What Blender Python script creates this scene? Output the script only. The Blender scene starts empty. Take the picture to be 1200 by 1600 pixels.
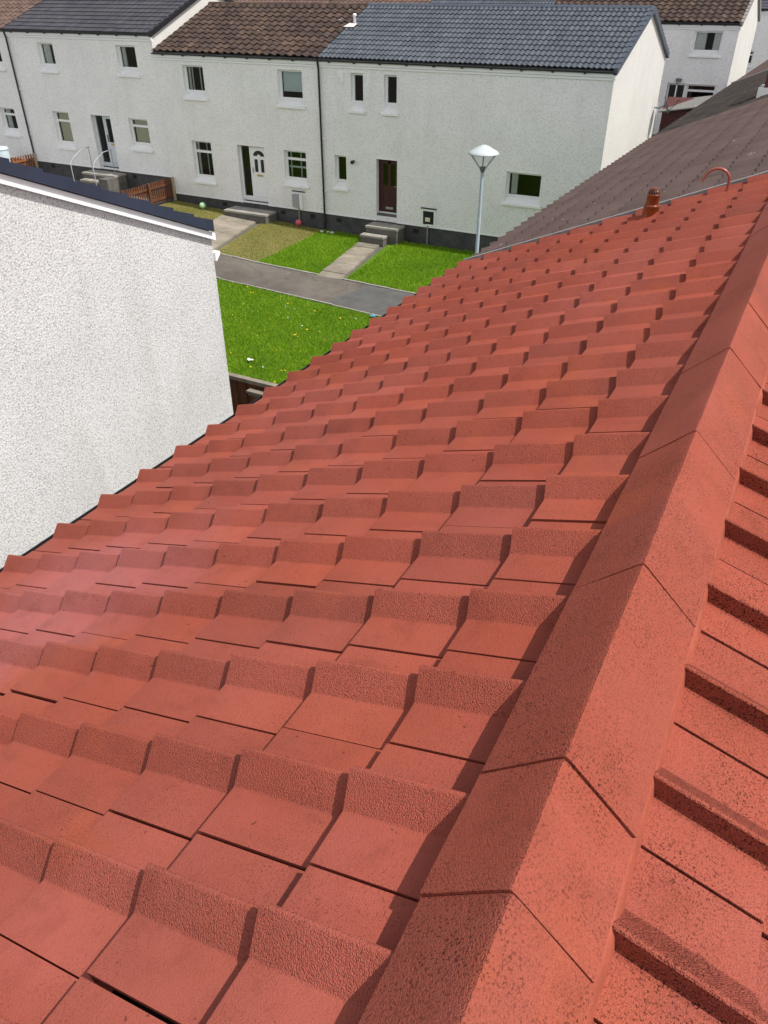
import bpy, math, random
import numpy as np
from mathutils import Vector, Matrix, noise as mnoise

random.seed(7)
rng = np.random.default_rng(7)
scene = bpy.context.scene
col = scene.collection

# ------------------------------------------------------------------ camera
S = 1.12                                   # metres from the lens down to the roof crest
PITCH, YAW = math.radians(34.665), math.radians(28.068)
cam_data = bpy.data.cameras.new("camera")
cam = bpy.data.objects.new("camera", cam_data)
col.objects.link(cam)
cam.location = (0, 0, 0)
cam.rotation_euler = (math.pi / 2 - PITCH, 0, YAW)
cam_data.sensor_fit = 'VERTICAL'
cam_data.sensor_height = 36.0
cam_data.lens = 1180.0 / 1600.0 * 36.0
cam_data.clip_start = 0.05
cam_data.clip_end = 2000
scene.camera = cam
scene.render.resolution_x, scene.render.resolution_y = 768, 1024

# ------------------------------------------------------------------ light
SUN = Vector((0.54, 0.06, 0.84)).normalized()      # direction towards the sun
sun_data = bpy.data.lights.new("sun", 'SUN')
sun_data.energy = 3.3
sun_data.angle = math.radians(0.53)
sun_data.color = (1.0, 0.965, 0.915)
sun = bpy.data.objects.new("sun", sun_data)
col.objects.link(sun)
sun.rotation_euler = SUN.to_track_quat('Z', 'Y').to_euler()
world = bpy.data.worlds.new("World")
scene.world = world
world.use_nodes = True
wn = world.node_tree
sky = wn.nodes.new('ShaderNodeTexSky')
sky.sky_type = 'NISHITA'
sky.sun_disc = False
sky.sun_elevation = math.asin(SUN.z)
sky.sun_rotation = math.atan2(SUN.x, SUN.y)
sky.dust_density = 3.0
hazy = wn.nodes.new('ShaderNodeHueSaturation')          # thin high cloud washes out the blue
hazy.inputs['Saturation'].default_value = 0.45
wn.links.new(sky.outputs[0], hazy.inputs['Color'])
# white cloud bank added low in the unseen sky as fill light
wtc = wn.nodes.new('ShaderNodeTexCoord')
cn = wn.nodes.new('ShaderNodeTexNoise'); cn.inputs['Scale'].default_value = 2.2; cn.inputs['Detail'].default_value = 5
wn.links.new(wtc.outputs['Generated'], cn.inputs['Vector'])
cr = wn.nodes.new('ShaderNodeMapRange'); cr.inputs[1].default_value = 0.40; cr.inputs[2].default_value = 0.52
wn.links.new(cn.outputs[0], cr.inputs[0])
sz = wn.nodes.new('ShaderNodeSeparateXYZ'); wn.links.new(wtc.outputs['Generated'], sz.inputs[0])
er = wn.nodes.new('ShaderNodeMapRange'); er.inputs[1].default_value = 0.66; er.inputs[2].default_value = 0.42
wn.links.new(sz.outputs[2], er.inputs[0])
cm = wn.nodes.new('ShaderNodeMath'); cm.operation = 'MULTIPLY'
yr_ = wn.nodes.new('ShaderNodeMapRange'); yr_.inputs[1].default_value = 0.25; yr_.inputs[2].default_value = -0.25   # added bank kept opposite the facades to brighten them
wn.links.new(sz.outputs[1], yr_.inputs[0])
c2 = wn.nodes.new('ShaderNodeMath'); c2.operation = 'MULTIPLY'
wn.links.new(er.outputs[0], c2.inputs[0]); wn.links.new(yr_.outputs[0], c2.inputs[1])
wn.links.new(cr.outputs[0], cm.inputs[0]); wn.links.new(c2.outputs[0], cm.inputs[1])
cx = wn.nodes.new('ShaderNodeMix'); cx.data_type = 'RGBA'
cx.inputs[7].default_value = (12.8, 12.9, 13.2, 1)
wn.links.new(cm.outputs[0], cx.inputs[0]); wn.links.new(hazy.outputs[0], cx.inputs[6])
wn.links.new(cx.outputs[2], wn.nodes['Background'].inputs[0])
wn.nodes['Background'].inputs[1].default_value = 0.08
scene.view_settings.view_transform = 'Standard'
scene.view_settings.look = 'None'
scene.view_settings.exposure = 0.45
scene.view_settings.gamma = 1
scene.cycles.max_bounces = 8

# ------------------------------------------------------------------ helpers
class MB:
    """Collects faces; build() links them as one mesh object."""
    def __init__(self):
        self.v, self.f, self.m, self.s, self.r, self.g = [], [], [], [], [], {}
    def add(self, verts, faces, mat=0, smooth=False, rnd=0.5):
        o = len(self.v)
        self.v += [tuple(p) for p in verts]
        for f in faces:
            self.f.append([o + i for i in f])
            self.m.append(mat); self.s.append(smooth); self.r.append(rnd)
    def quad(self, a, b, c, d, mat=0):
        self.add([a, b, c, d], [(0, 1, 2, 3)], mat)
    def box(self, lo, hi, mat=0, rnd=0.5):
        x0, y0, z0 = lo; x1, y1, z1 = hi
        self.add([(x0,y0,z0),(x1,y0,z0),(x1,y1,z0),(x0,y1,z0),(x0,y0,z1),(x1,y0,z1),(x1,y1,z1),(x0,y1,z1)],
                 [(0,3,2,1),(4,5,6,7),(0,1,5,4),(1,2,6,5),(2,3,7,6),(3,0,4,7)], mat, False, rnd)
    def prism(self, poly, axis, a, b, mat=0):
        """poly: 2-D outline; axis 'x','y','z' gets a..b"""
        n = len(poly)
        def P(p, t):
            if axis == 'x': return (t, p[0], p[1])
            if axis == 'y': return (p[0], t, p[1])
            return (p[0], p[1], t)
        vs = [P(p, a) for p in poly] + [P(p, b) for p in poly]
        fs = [tuple(range(n - 1, -1, -1)), tuple(range(n, 2 * n))]
        fs += [(i, (i + 1) % n, n + (i + 1) % n, n + i) for i in range(n)]
        self.add(vs, fs, mat)
    def tube(self, pts, r, seg=10, mat=0, cap=True, smooth=True):
        pts = [Vector(p) for p in pts]
        rs = r if isinstance(r, (list, tuple)) else [r] * len(pts)
        rings = []
        up = Vector((0.13, 0.21, 1)).normalized()
        for i, p in enumerate(pts):
            d = (pts[min(i + 1, len(pts) - 1)] - pts[max(i - 1, 0)]).normalized()
            u = d.cross(up)
            if u.length < 1e-3: u = d.cross(Vector((1, 0, 0)))
            u.normalize(); w = d.cross(u)
            rings.append([p + rs[i] * (math.cos(2*math.pi*k/seg) * u + math.sin(2*math.pi*k/seg) * w) for k in range(seg)])
        vs = [q for ring in rings for q in ring]
        fs = [(i*seg+k, i*seg+(k+1) % seg, (i+1)*seg+(k+1) % seg, (i+1)*seg+k) for i in range(len(pts)-1) for k in range(seg)]
        self.add(vs, fs, mat, smooth)
        if cap:
            self.add(rings[0], [tuple(range(seg))], mat)
            self.add(rings[-1], [tuple(range(seg - 1, -1, -1))], mat)
    def lathe(self, prof, c, seg=24, mat=0, smooth=True):
        vs = [(c[0]+r*math.cos(2*math.pi*k/seg), c[1]+r*math.sin(2*math.pi*k/seg), c[2]+z) for r, z in prof for k in range(seg)]
        fs = [(i*seg+k, i*seg+(k+1) % seg, (i+1)*seg+(k+1) % seg, (i+1)*seg+k) for i in range(len(prof)-1) for k in range(seg)]
        self.add(vs, fs, mat, smooth)
    def build(self, name, mats, parent=None, sharp=None, weld=False):
        me = bpy.data.meshes.new(name)
        me.from_pydata(self.v, [], self.f)
        if not isinstance(mats, (list, tuple)): mats = [mats]
        for m in mats: me.materials.append(m)
        me.polygons.foreach_set('material_index', self.m)
        me.polygons.foreach_set('use_smooth', self.s)
        at = me.attributes.new('rnd', 'FLOAT', 'FACE')
        at.data.foreach_set('value', self.r)
        if self.g:
            ga = me.attributes.new('grit', 'FLOAT', 'FACE'); gv = np.zeros(len(me.polygons)); gv[list(self.g)] = list(self.g.values()); ga.data.foreach_set('value', gv)
        me.update()
        if sharp is not None:
            me.polygons.foreach_set('use_smooth', [True] * len(me.polygons))
            me.set_sharp_from_angle(angle=math.radians(sharp))
        o = bpy.data.objects.new(name, me)
        col.objects.link(o)
        if parent is not None:
            o.parent = parent
            o.matrix_parent_inverse = parent.matrix_basis.inverted()
        return o

def tag(o, label=None, cat=None, group=None, kind=None):
    if label: o['label'] = label
    if cat: o['category'] = cat
    if group: o['group'] = group
    if kind: o['kind'] = kind
    return o
def thing(name, loc, label, cat, group=None):
    o = bpy.data.objects.new(name, None)
    o.location = loc; o.empty_display_size = 0.2
    col.objects.link(o)
    return tag(o, label, cat, group)

# ------------------------------------------------------------------ materials
def nodes_of(name):
    m = bpy.data.materials.new(name); m.use_nodes = True
    nt = m.node_tree
    return m, nt, nt.nodes['Principled BSDF']
class NT:
    """small node-graph writer"""
    def __init__(self, name):
        self.mat, self.t, self.p = nodes_of(name)
        self.co = self.n('ShaderNodeTexCoord').outputs['Object']
    def n(self, ty, **kw):
        nd = self.t.nodes.new(ty)
        for k, v in kw.items(): setattr(nd, k, v)
        return nd
    def l(self, a, b): self.t.links.new(a, b)
    def mapping(self, scale=(1, 1, 1)):
        m = self.n('ShaderNodeMapping'); m.inputs['Scale'].default_value = scale
        self.l(self.co, m.inputs['Vector']); return m.outputs[0]
    def noise(self, scale, detail=3, rough=0.55, vec=None):
        nd = self.n('ShaderNodeTexNoise')
        nd.inputs['Scale'].default_value = scale; nd.inputs['Detail'].default_value = detail
        nd.inputs['Roughness'].default_value = rough
        self.l(vec or self.co, nd.inputs['Vector']); return nd.outputs[0]
    def voro(self, scale, out='Distance', vec=None):
        nd = self.n('ShaderNodeTexVoronoi'); nd.inputs['Scale'].default_value = scale
        self.l(vec or self.co, nd.inputs['Vector']); return nd.outputs[out]
    def ramp(self, fac, a, b):
        nd = self.n('ShaderNodeMapRange'); nd.clamp = True
        nd.inputs[1].default_value = a; nd.inputs[2].default_value = b
        self.l(fac, nd.inputs[0]); return nd.outputs[0]
    def mix(self, fac, a, b, blend='MIX'):
        nd = self.n('ShaderNodeMix', data_type='RGBA', blend_type=blend)
        for v, s in ((fac, nd.inputs[0]), (a, nd.inputs[6]), (b, nd.inputs[7])):
            if isinstance(v, (int, float)): s.default_value = v
            elif isinstance(v, tuple): s.default_value = v + (1,) if len(v) == 3 else v
            else: self.l(v, s)
        return nd.outputs[2]
    def math(self, op, a, b=0.0):
        nd = self.n('ShaderNodeMath', operation=op)
        for v, s in ((a, nd.inputs[0]), (b, nd.inputs[1])):
            if isinstance(v, (int, float)): s.default_value = v
            else: self.l(v, s)
        return nd.outputs[0]
    def attr(self, name='rnd'):
        nd = self.n('ShaderNodeAttribute'); nd.attribute_name = name; return nd.outputs['Fac']
    def color(self, c):
        if isinstance(c, tuple): self.p.inputs['Base Color'].default_value = c + (1,)
        else: self.l(c, self.p.inputs['Base Color'])
    def rough(self, r, spec=0.5):
        if isinstance(r, (int, float)): self.p.inputs['Roughness'].default_value = r
        else: self.l(r, self.p.inputs['Roughness'])
        self.p.inputs['Specular IOR Level'].default_value = spec
    def bump(self, h, strength=0.4, dist=0.01, prev=None):
        nd = self.n('ShaderNodeBump')
        if isinstance(strength, (int, float)): nd.inputs['Strength'].default_value = strength
        else: self.l(strength, nd.inputs['Strength'])
        nd.inputs['Distance'].default_value = dist; self.l(h, nd.inputs['Height'])
        if prev is not None: self.l(prev, nd.inputs['Normal'])
        self.l(nd.outputs[0], self.p.inputs['Normal']); return nd.outputs[0]

def plain(name, c, rough=0.5, var=0.12, scale=6.0, bump=0.0, bscale=60, spec=0.5, metal=0.0):
    g = NT(name)
    n = g.noise(scale, 5, 0.65)
    d = tuple(x * (1 - var) for x in c); b = tuple(min(1, x * (1 + var)) for x in c)
    g.color(g.mix(g.ramp(n, 0.3, 0.7), d, b)); g.rough(rough, spec)
    g.p.inputs['Metallic'].default_value = metal
    if bump: g.bump(g.noise(bscale, 4), bump, 0.01)
    return g.mat

def red_paint(name, fleck, grit):
    g = NT(name)
    patch = g.noise(1.6, 4, 0.6)
    c = g.mix(g.ramp(patch, 0.35, 0.65), (0.350, 0.078, 0.048), (0.365, 0.092, 0.064))
    c = g.mix(g.math('MULTIPLY', g.ramp(g.noise(0.62, 3), 0.54, 0.70), 0.5), c, (0.43, 0.120, 0.098))
    # grime: broad brownish weathering and finer run marks down the slope
    c = g.mix(g.math('MULTIPLY', g.ramp(g.noise(1.15, 6, 0.68), 0.50, 0.72), 0.50), c, (0.255, 0.066, 0.038))
    c = g.mix(g.math('MULTIPLY', g.ramp(g.noise(9, 5, 0.65, g.mapping((0.25, 1, 0.25))), 0.56, 0.72), 0.35), c, (0.22, 0.058, 0.036))
    c = g.mix(g.ramp(g.attr(), 0.0, 1.0), g.mix(1.0, c, (0.83, 0.84, 0.86), 'MULTIPLY'), g.mix(1.0, c, (1.11, 1.09, 1.04), 'MULTIPLY'))
    vd = g.n('ShaderNodeVectorMath', operation='DISTANCE'); g.l(g.co, vd.inputs[0]); vd.inputs[1].default_value = (-2.35, 1.60, -2.15)   # pinkish sky sheen on the lower slope, painted into the colour
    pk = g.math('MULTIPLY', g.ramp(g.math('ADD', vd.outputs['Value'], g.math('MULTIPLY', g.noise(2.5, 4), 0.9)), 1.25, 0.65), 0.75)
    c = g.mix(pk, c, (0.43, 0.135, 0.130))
    c = g.mix(g.math('MULTIPLY', g.ramp(g.noise(2.4, 3, 0.5), 0.56, 0.66), 0.40), c, (0.42, 0.096, 0.046))
    # blotchy overspray and dirt that sticks in places
    c = g.mix(g.math('MULTIPLY', g.ramp(g.noise(7, 6, 0.7), 0.54, 0.74), 0.50), c, (0.215, 0.050, 0.030))
    # bare granules showing through the paint; extra on the rough roll faces imitates their shade
    amt = g.math('ADD', g.math('MULTIPLY', g.attr('grit'), 0.5), g.ramp(g.noise(4.5, 4), 0.30, 0.66))
    fn = g.math('MULTIPLY', g.ramp(g.noise(250 if fleck < .6 else 195, 3.0, 0.6), 0.585 - 0.04 * fleck, 0.635 - 0.03 * fleck), amt)
    c = g.mix(g.math('MULTIPLY', fn, 0.40 + 0.52 * fleck), c, (0.075, 0.018, 0.011))
    sp = g.math('MULTIPLY', g.ramp(g.noise(48, 3, 0.5), 0.715, 0.75), 0.75)
    c = g.mix(sp, c, (0.12, 0.032, 0.02))
    g.color(c)
    r = g.math('ADD', g.math('MULTIPLY', g.noise(1.1, 3), 0.34), 0.38)
    g.rough(r, 0.14)
    st = g.math('ADD', g.math('MULTIPLY', g.attr('grit'), 0.40 * grit), 0.30 * grit if grit < .95 else 0.62)
    b1 = g.bump(g.math('ADD', g.math('MULTIPLY', g.voro(330), -1.0), g.math('MULTIPLY', g.noise(210, 3, 0.65), 0.7)), st, 0.006)
    g.bump(g.noise(22, 4, 0.6), 0.14, 0.01, b1)
    return g.mat

def roof_old(name, c1, c2, lichen=0.0, moss=0.0, rough=0.75, scale=3.0, spec=0.3, lscale=2.6, tv=1.0):
    g = NT(name)
    c = g.mix(g.ramp(g.noise(scale, 5, 0.65), 0.32, 0.68), c1, c2)
    rn = g.attr()
    c = g.mix(rn, g.mix(1.0, c, (1 - .28 * tv, 1 - .28 * tv, 1 - .26 * tv), 'MULTIPLY'), g.mix(1.0, c, (1 + .22 * tv, 1 + .18 * tv, 1 + .14 * tv), 'MULTIPLY'))
    if lichen:
        k = g.math('MULTIPLY', g.ramp(g.noise(lscale, 6, 0.75), 0.66, 0.70), g.ramp(g.noise(14, 4, 0.7), 0.47, 0.58))
        c = g.mix(g.math('MULTIPLY', k, lichen), c, (0.62, 0.58, 0.52))
        k2 = g.ramp(g.noise(9, 3, 0.6), 0.70, 0.74)
        c = g.mix(g.math('MULTIPLY', k2, lichen * 0.8), c, (0.52, 0.47, 0.40))
    if moss:
        c = g.mix(g.math('MULTIPLY', g.ramp(g.noise(1.1, 5, 0.6), 0.5, 0.7), moss), c, (0.16, 0.10, 0.055))
    g.color(c); g.rough(rough, spec)
    g.bump(g.noise(70, 4), 0.25, 0.01)
    return g.mat

def roughcast(name, base, speck, sc, speck_amt, bump=0.7, dist=0.02, stain=0.10):
    g = NT(name)
    v = g.noise(sc, 1.5, 0.5)
    n = g.noise(0.9, 5, 0.6)
    c = g.mix(g.ramp(n, 0.3, 0.7), tuple(x * (1 - stain * .6) for x in base), tuple(min(1, x * 1.04) for x in base))
    # faint rain streaks and patched areas
    st = g.noise(2.2, 4, 0.6, g.mapping((1, 1, 0.16)))
    c = g.mix(g.math('MULTIPLY', g.ramp(st, 0.54, 0.72), stain * 2.2), c, tuple(x * y for x, y in zip(base, (0.70, 0.69, 0.66))))
    c = g.mix(g.math('MULTIPLY', g.ramp(v, 0.53, 0.63), speck_amt), c, speck)
    v2 = g.voro(sc * 1.1, 'Color')
    sepn = g.n('ShaderNodeSeparateColor'); g.l(v2, sepn.inputs[0])
    c = g.mix(g.math('MULTIPLY', g.ramp(sepn.outputs[0], 0.72, 0.95), speck_amt * 0.8), c, speck)
    g.color(c); g.rough(0.85, 0.2)
    g.bump(g.math('ADD', g.noise(sc * 0.9, 3, 0.6), g.voro(sc * 0.8)), bump, dist)
    return g.mat

M = {}
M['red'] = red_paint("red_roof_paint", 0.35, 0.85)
M['red_grit'] = red_paint("red_roof_paint_gritty", 1.0, 1.0)
M['red_smooth'] = plain("red_mortar_paint", (0.33, 0.075, 0.042), 0.6, 0.2, 9, 0.5, 60)
M['underlay'] = plain("roof_underlay", (0.05, 0.026, 0.022), 0.9)
M['brown_tile'] = roof_old("brown_coated_tile", (0.125, 0.088, 0.080), (0.165, 0.118, 0.108), 0.35, 0.0, 0.75, 1.4, 0.12, 5, 0.25)
M['dark_tile'] = roof_old("dark_weathered_tile", (0.050, 0.042, 0.039), (0.085, 0.072, 0.066), 0.5, 0.2, 0.85, 2.4, 0.2, 5, 0.6)
M['old_pantile'] = roof_old("old_brown_pantile", (0.045, 0.031, 0.027), (0.082, 0.057, 0.049), 1.0, 0.35, 0.85, 2.2, 0.2, 0.9)
M['red_pantile'] = roof_old("reddish_pantile", (0.105, 0.070, 0.058), (0.155, 0.105, 0.088), 0.6, 0.2, 0.85, 2.2, 0.2)
M['blue_pantile'] = roof_old("blue_grey_pantile", (0.062, 0.073, 0.090), (0.088, 0.102, 0.123), 0.40, 0.0, 0.42, 0.8, 0.5, 6)
M['flat_tile'] = roof_old("dark_flat_tile", (0.058, 0.057, 0.067), (0.085, 0.083, 0.096), 0.25, 0.0, 0.45, 0.8, 0.5, 5)
M['navy'] = plain("navy_dry_verge", (0.028, 0.036, 0.062), 0.4, 0.15, 3)
M['slate_verge'] = plain("slate_grey_verge", (0.07, 0.085, 0.11), 0.4, 0.12, 3)
M['black'] = plain("black_plastic", (0.016, 0.016, 0.019), 0.35, 0.1)
M['white'] = plain("white_upvc", (0.87, 0.88, 0.89), 0.3, 0.03, 2)
M['white_paint'] = plain("white_masonry_paint", (0.88, 0.88, 0.87), 0.55, 0.05, 5, 0.15, 90)
M['cast'] = roughcast("grey_white_roughcast", (0.89, 0.88, 0.875), (0.58, 0.57, 0.565), 19, 0.42, 0.25, 0.012)
M['cast_near'] = roughcast("speckled_dry_dash", (0.66, 0.655, 0.65), (0.20, 0.195, 0.195), 58, 0.50, 0.45, 0.007, 0.15)
M['cast_cream'] = roughcast("cream_white_roughcast", (0.66, 0.645, 0.61), (0.48, 0.46, 0.43), 19, 0.38, 0.3, 0.012)
M['plinth'] = roof_old("grey_render_plinth", (0.055, 0.055, 0.058), (0.105, 0.105, 0.108), 0.0, 0.0, 0.9, 2.5)
M['vent_dark'] = plain("air_brick_black", (0.012, 0.012, 0.013), 0.8)
M['curtain'] = plain("white_curtain", (0.86, 0.86, 0.84), 0.9, 0.15, 14)
M['blind'] = plain("beige_blind", (0.74, 0.69, 0.54), 0.85, 0.06, 8)
M['paleblind'] = plain("pale_blue_roller_blind", (0.78, 0.85, 0.89), 0.85, 0.05, 8)
M['maroon'] = plain("maroon_door_paint", (0.055, 0.010, 0.014), 0.35, 0.12, 3)
M['shed'] = plain("dark_red_shed_boards", (0.085, 0.022, 0.020), 0.7, 0.25, 6)
M['felt'] = plain("grey_roof_felt", (0.20, 0.19, 0.175), 0.9, 0.15, 7, 0.3, 60)
M['steel'] = plain("galvanised_steel", (0.36, 0.38, 0.40), 0.42, 0.1, 8, metal=0.3)
M['lamp_blue'] = plain("pale_blue_lamp_post_paint", (0.40, 0.47, 0.53), 0.4, 0.1, 3)
M['lamp_top'] = plain("pale_grey_lamp_top", (0.52, 0.57, 0.59), 0.35, 0.06, 9)
M['lamp_dark'] = plain("lamp_grey_casting", (0.13, 0.145, 0.16), 0.45)
M['brass'] = plain("brass_plate", (0.55, 0.42, 0.20), 0.35, 0.1, metal=0.7)
M['terracotta'] = plain("terracotta_plastic", (0.185, 0.042, 0.012), 0.28, 0.25, 5, spec=0.5)
M['pipe_red'] = plain("painted_copper_pipe", (0.30, 0.075, 0.052), 0.3, 0.2, 12, spec=0.6)
M['lead'] = plain("lead_flashing", (0.24, 0.23, 0.225), 0.6, 0.2, 12, 0.3, 40)
M['dish'] = plain("dark_grey_dish", (0.07, 0.072, 0.076), 0.5)
M['tub'] = plain("pale_blue_plastic", (0.52, 0.61, 0.66), 0.4, 0.12, 4)
M['ball_green'] = plain("pale_green_rubber", (0.42, 0.66, 0.36), 0.45, 0.08, 6)
M['ball_pink'] = plain("pink_rubber", (0.62, 0.10, 0.14), 0.45, 0.12, 6)
M['stone_white'] = plain("white_pebble", (0.62, 0.60, 0.56), 0.7, 0.2, 30)
M['yellow'] = plain("dandelion_yellow", (0.82, 0.62, 0.02), 0.8)
M['daisy'] = plain("daisy_white", (0.80, 0.80, 0.76), 0.8)
M['litter_blue'] = plain("blue_wrapper", (0.10, 0.30, 0.62), 0.35)
M['paper'] = plain("white_paper", (0.75, 0.75, 0.73), 0.8)

def wood(name, a, b):
    g = NT(name)
    n = g.noise(7, 5, 0.65, g.mapping((1, 1, 0.25)))
    c = g.mix(g.ramp(n, 0.3, 0.7), a, b)
    c = g.mix(g.attr(), g.mix(1.0, c, (0.7, 0.7, 0.7), 'MULTIPLY'), g.mix(1.0, c, (1.25, 1.2, 1.15), 'MULTIPLY'))
    g.color(c); g.rough(0.8, 0.25); g.bump(g.noise(40, 3, 0.6, g.mapping((1, 1, 0.1))), 0.3, 0.01)
    return g.mat
M['wood_dark'] = wood("dark_brown_fence_wood", (0.095, 0.038, 0.019), (0.17, 0.068, 0.034))
M['wood_orange'] = wood("orange_brown_fence_wood", (0.19, 0.072, 0.032), (0.30, 0.125, 0.055))
M['wood_grey'] = wood("weathered_grey_wood", (0.20, 0.175, 0.14), (0.31, 0.275, 0.225))
M['wood_pale'] = wood("pale_fence_post", (0.36, 0.31, 0.22), (0.45, 0.40, 0.30))

def glass():
    m = bpy.data.materials.new("window_glass"); m.use_nodes = True
    t = m.node_tree; t.nodes.remove(t.nodes['Principled BSDF'])
    out = t.nodes['Material Output']
    mx = t.nodes.new('ShaderNodeMixShader'); tr = t.nodes.new('ShaderNodeBsdfTransparent')
    gl = t.nodes.new('ShaderNodeBsdfGlossy'); fr = t.nodes.new('ShaderNodeFresnel')
    fr.inputs[0].default_value = 1.6; gl.inputs['Roughness'].default_value = 0.02
    tr.inputs[0].default_value = (0.90, 0.94, 0.92, 1)
    t.links.new(fr.outputs[0], mx.inputs[0]); t.links.new(tr.outputs[0], mx.inputs[1]); t.links.new(gl.outputs[0], mx.inputs[2])
    t.links.new(mx.outputs[0], out.inputs[0])
    return m
M['glass'] = glass()
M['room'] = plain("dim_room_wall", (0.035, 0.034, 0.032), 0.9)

def lamp_glass():
    g = NT("lamp_clear_bowl"); g.color((0.85, 0.86, 0.84)); g.rough(0.08)
    g.p.inputs['Transmission Weight'].default_value = 0.9; g.p.inputs['IOR'].default_value = 1.1
    g.p.inputs['Alpha'].default_value = 0.45
    return g.mat
M['bowl'] = lamp_glass()

def ground_mat(name, a, b, c3, sc):
    g = NT(name)
    c = g.mix(g.ramp(g.noise(sc, 5, 0.6), 0.35, 0.65), a, b)
    c = g.mix(g.ramp(g.noise(sc * 6, 4, 0.7), 0.5, 0.75), c, c3)
    g.color(c); g.rough(0.95, 0.1); g.bump(g.noise(45, 4, 0.7), 0.8, 0.03)
    return g.mat
M['turf'] = ground_mat("turf_soil", (0.08, 0.165, 0.010), (0.125, 0.22, 0.014), (0.06, 0.075, 0.02), 0.8)
M['dry_turf'] = ground_mat("dry_turf_soil", (0.16, 0.155, 0.05), (0.23, 0.20, 0.075), (0.10, 0.11, 0.035), 1.2)

def blade_mat(name, a, b, c3, sc):
    g = NT(name)
    geo = g.n('ShaderNodeNewGeometry')
    c = g.mix(g.ramp(g.noise(sc, 4, 0.6), 0.35, 0.65), a, b)
    c = g.mix(g.attr(), g.mix(1.0, c, (0.76, 0.78, 0.72), 'MULTIPLY'), g.mix(1.0, c, (1.25, 1.18, 1.15), 'MULTIPLY'))
    c = g.mix(g.math('MULTIPLY', g.ramp(g.attr(), 0.86, 0.9), 0.65), c, c3)
    g.color(c); g.rough(0.6, 0.25)
    g.p.inputs['Subsurface Weight'].default_value = 0.0
    # thin blades let some light through
    tl = g.n('ShaderNodeBsdfTranslucent'); g.l(c, tl.inputs[0])
    mx = g.n('ShaderNodeMixShader'); mx.inputs[0].default_value = 0.35
    out = g.t.nodes['Material Output']
    g.l(g.p.outputs[0], mx.inputs[1]); g.l(tl.outputs[0], mx.inputs[2]); g.l(mx.outputs[0], out.inputs[0])
    return g.mat
M['blade'] = blade_mat("grass_blades", (0.155, 0.330, 0.010), (0.235, 0.420, 0.014), (0.36, 0.42, 0.06), 0.7)
M['dry_blade'] = blade_mat("dry_grass_blades", (0.25, 0.27, 0.055), (0.37, 0.34, 0.10), (0.46, 0.40, 0.17), 0.9)

def path_mat():
    g = NT("old_tarmac")
    c = g.mix(g.ramp(g.noise(0.55, 5, 0.6), 0.40, 0.60), (0.105, 0.092, 0.080), (0.165, 0.145, 0.125))
    c = g.mix(g.ramp(g.noise(3.5, 5, 0.7), 0.52, 0.72), c, (0.12, 0.115, 0.10))
    c = g.mix(g.math('MULTIPLY', g.ramp(g.noise(2.3, 5, 0.7), 0.63, 0.69), 0.55), c, (0.26, 0.225, 0.15))
    c = g.mix(g.math('MULTIPLY', g.ramp(g.noise(60, 3, 0.6), 0.55, 0.7), 0.5), c, (0.06, 0.055, 0.05))
    cv = g.n('ShaderNodeTexVoronoi', feature='DISTANCE_TO_EDGE'); cv.inputs['Scale'].default_value = 0.42; wv = g.n('ShaderNodeVectorMath', operation='ADD'); nz = g.n('ShaderNodeTexNoise'); nz.inputs['Scale'].default_value = 1.4; g.l(g.co, nz.inputs['Vector']); g.l(g.co, wv.inputs[0]); g.l(nz.outputs['Color'], wv.inputs[1]); g.l(wv.outputs[0], cv.inputs['Vector'])
    c = g.mix(g.math('MULTIPLY', g.ramp(cv.outputs['Distance'], 0.008, 0.002), 0.45), c, (0.05, 0.033, 0.028))
    g.color(c); g.rough(0.92, 0.2); g.bump(g.noise(80, 4, 0.6), 0.5, 0.01)
    return g.mat
M['tarmac'] = path_mat()
M['tarmac_patch'] = plain("newer_tarmac", (0.095, 0.094, 0.09), 0.92, 0.2, 2.5, 0.5, 80)
def slab_mat():
    g = NT("concrete_slabs")
    c = g.mix(g.ramp(g.noise(1.6, 5, 0.65), 0.35, 0.65), (0.215, 0.19, 0.15), (0.32, 0.285, 0.23))
    c = g.mix(g.attr(), g.mix(1.0, c, (0.82, 0.82, 0.82), 'MULTIPLY'), g.mix(1.0, c, (1.12, 1.1, 1.08), 'MULTIPLY'))
    c = g.mix(g.math('MULTIPLY', g.ramp(g.noise(6, 5, 0.7), 0.58, 0.72), 0.6), c, (0.13, 0.12, 0.095))
    g.color(c); g.rough(0.9, 0.2); g.bump(g.noise(70, 4, 0.6), 0.35, 0.01)
    return g.mat
M['slab'] = slab_mat()
M['concrete'] = plain("weathered_concrete", (0.31, 0.29, 0.255), 0.9, 0.28, 3.5, 0.4, 70)
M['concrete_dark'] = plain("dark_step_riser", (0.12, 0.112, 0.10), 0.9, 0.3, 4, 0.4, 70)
M['kerb'] = plain("pale_edging", (0.30, 0.285, 0.25), 0.9, 0.3, 5, 0.4, 60)
M['gravel'] = ground_mat("grey_gravel", (0.16, 0.155, 0.145), (0.25, 0.24, 0.225), (0.36, 0.35, 0.33), 3.0)
M['earth'] = ground_mat("yard_ground", (0.12, 0.115, 0.10), (0.16, 0.15, 0.13), (0.10, 0.12, 0.06), 0.7)

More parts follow.
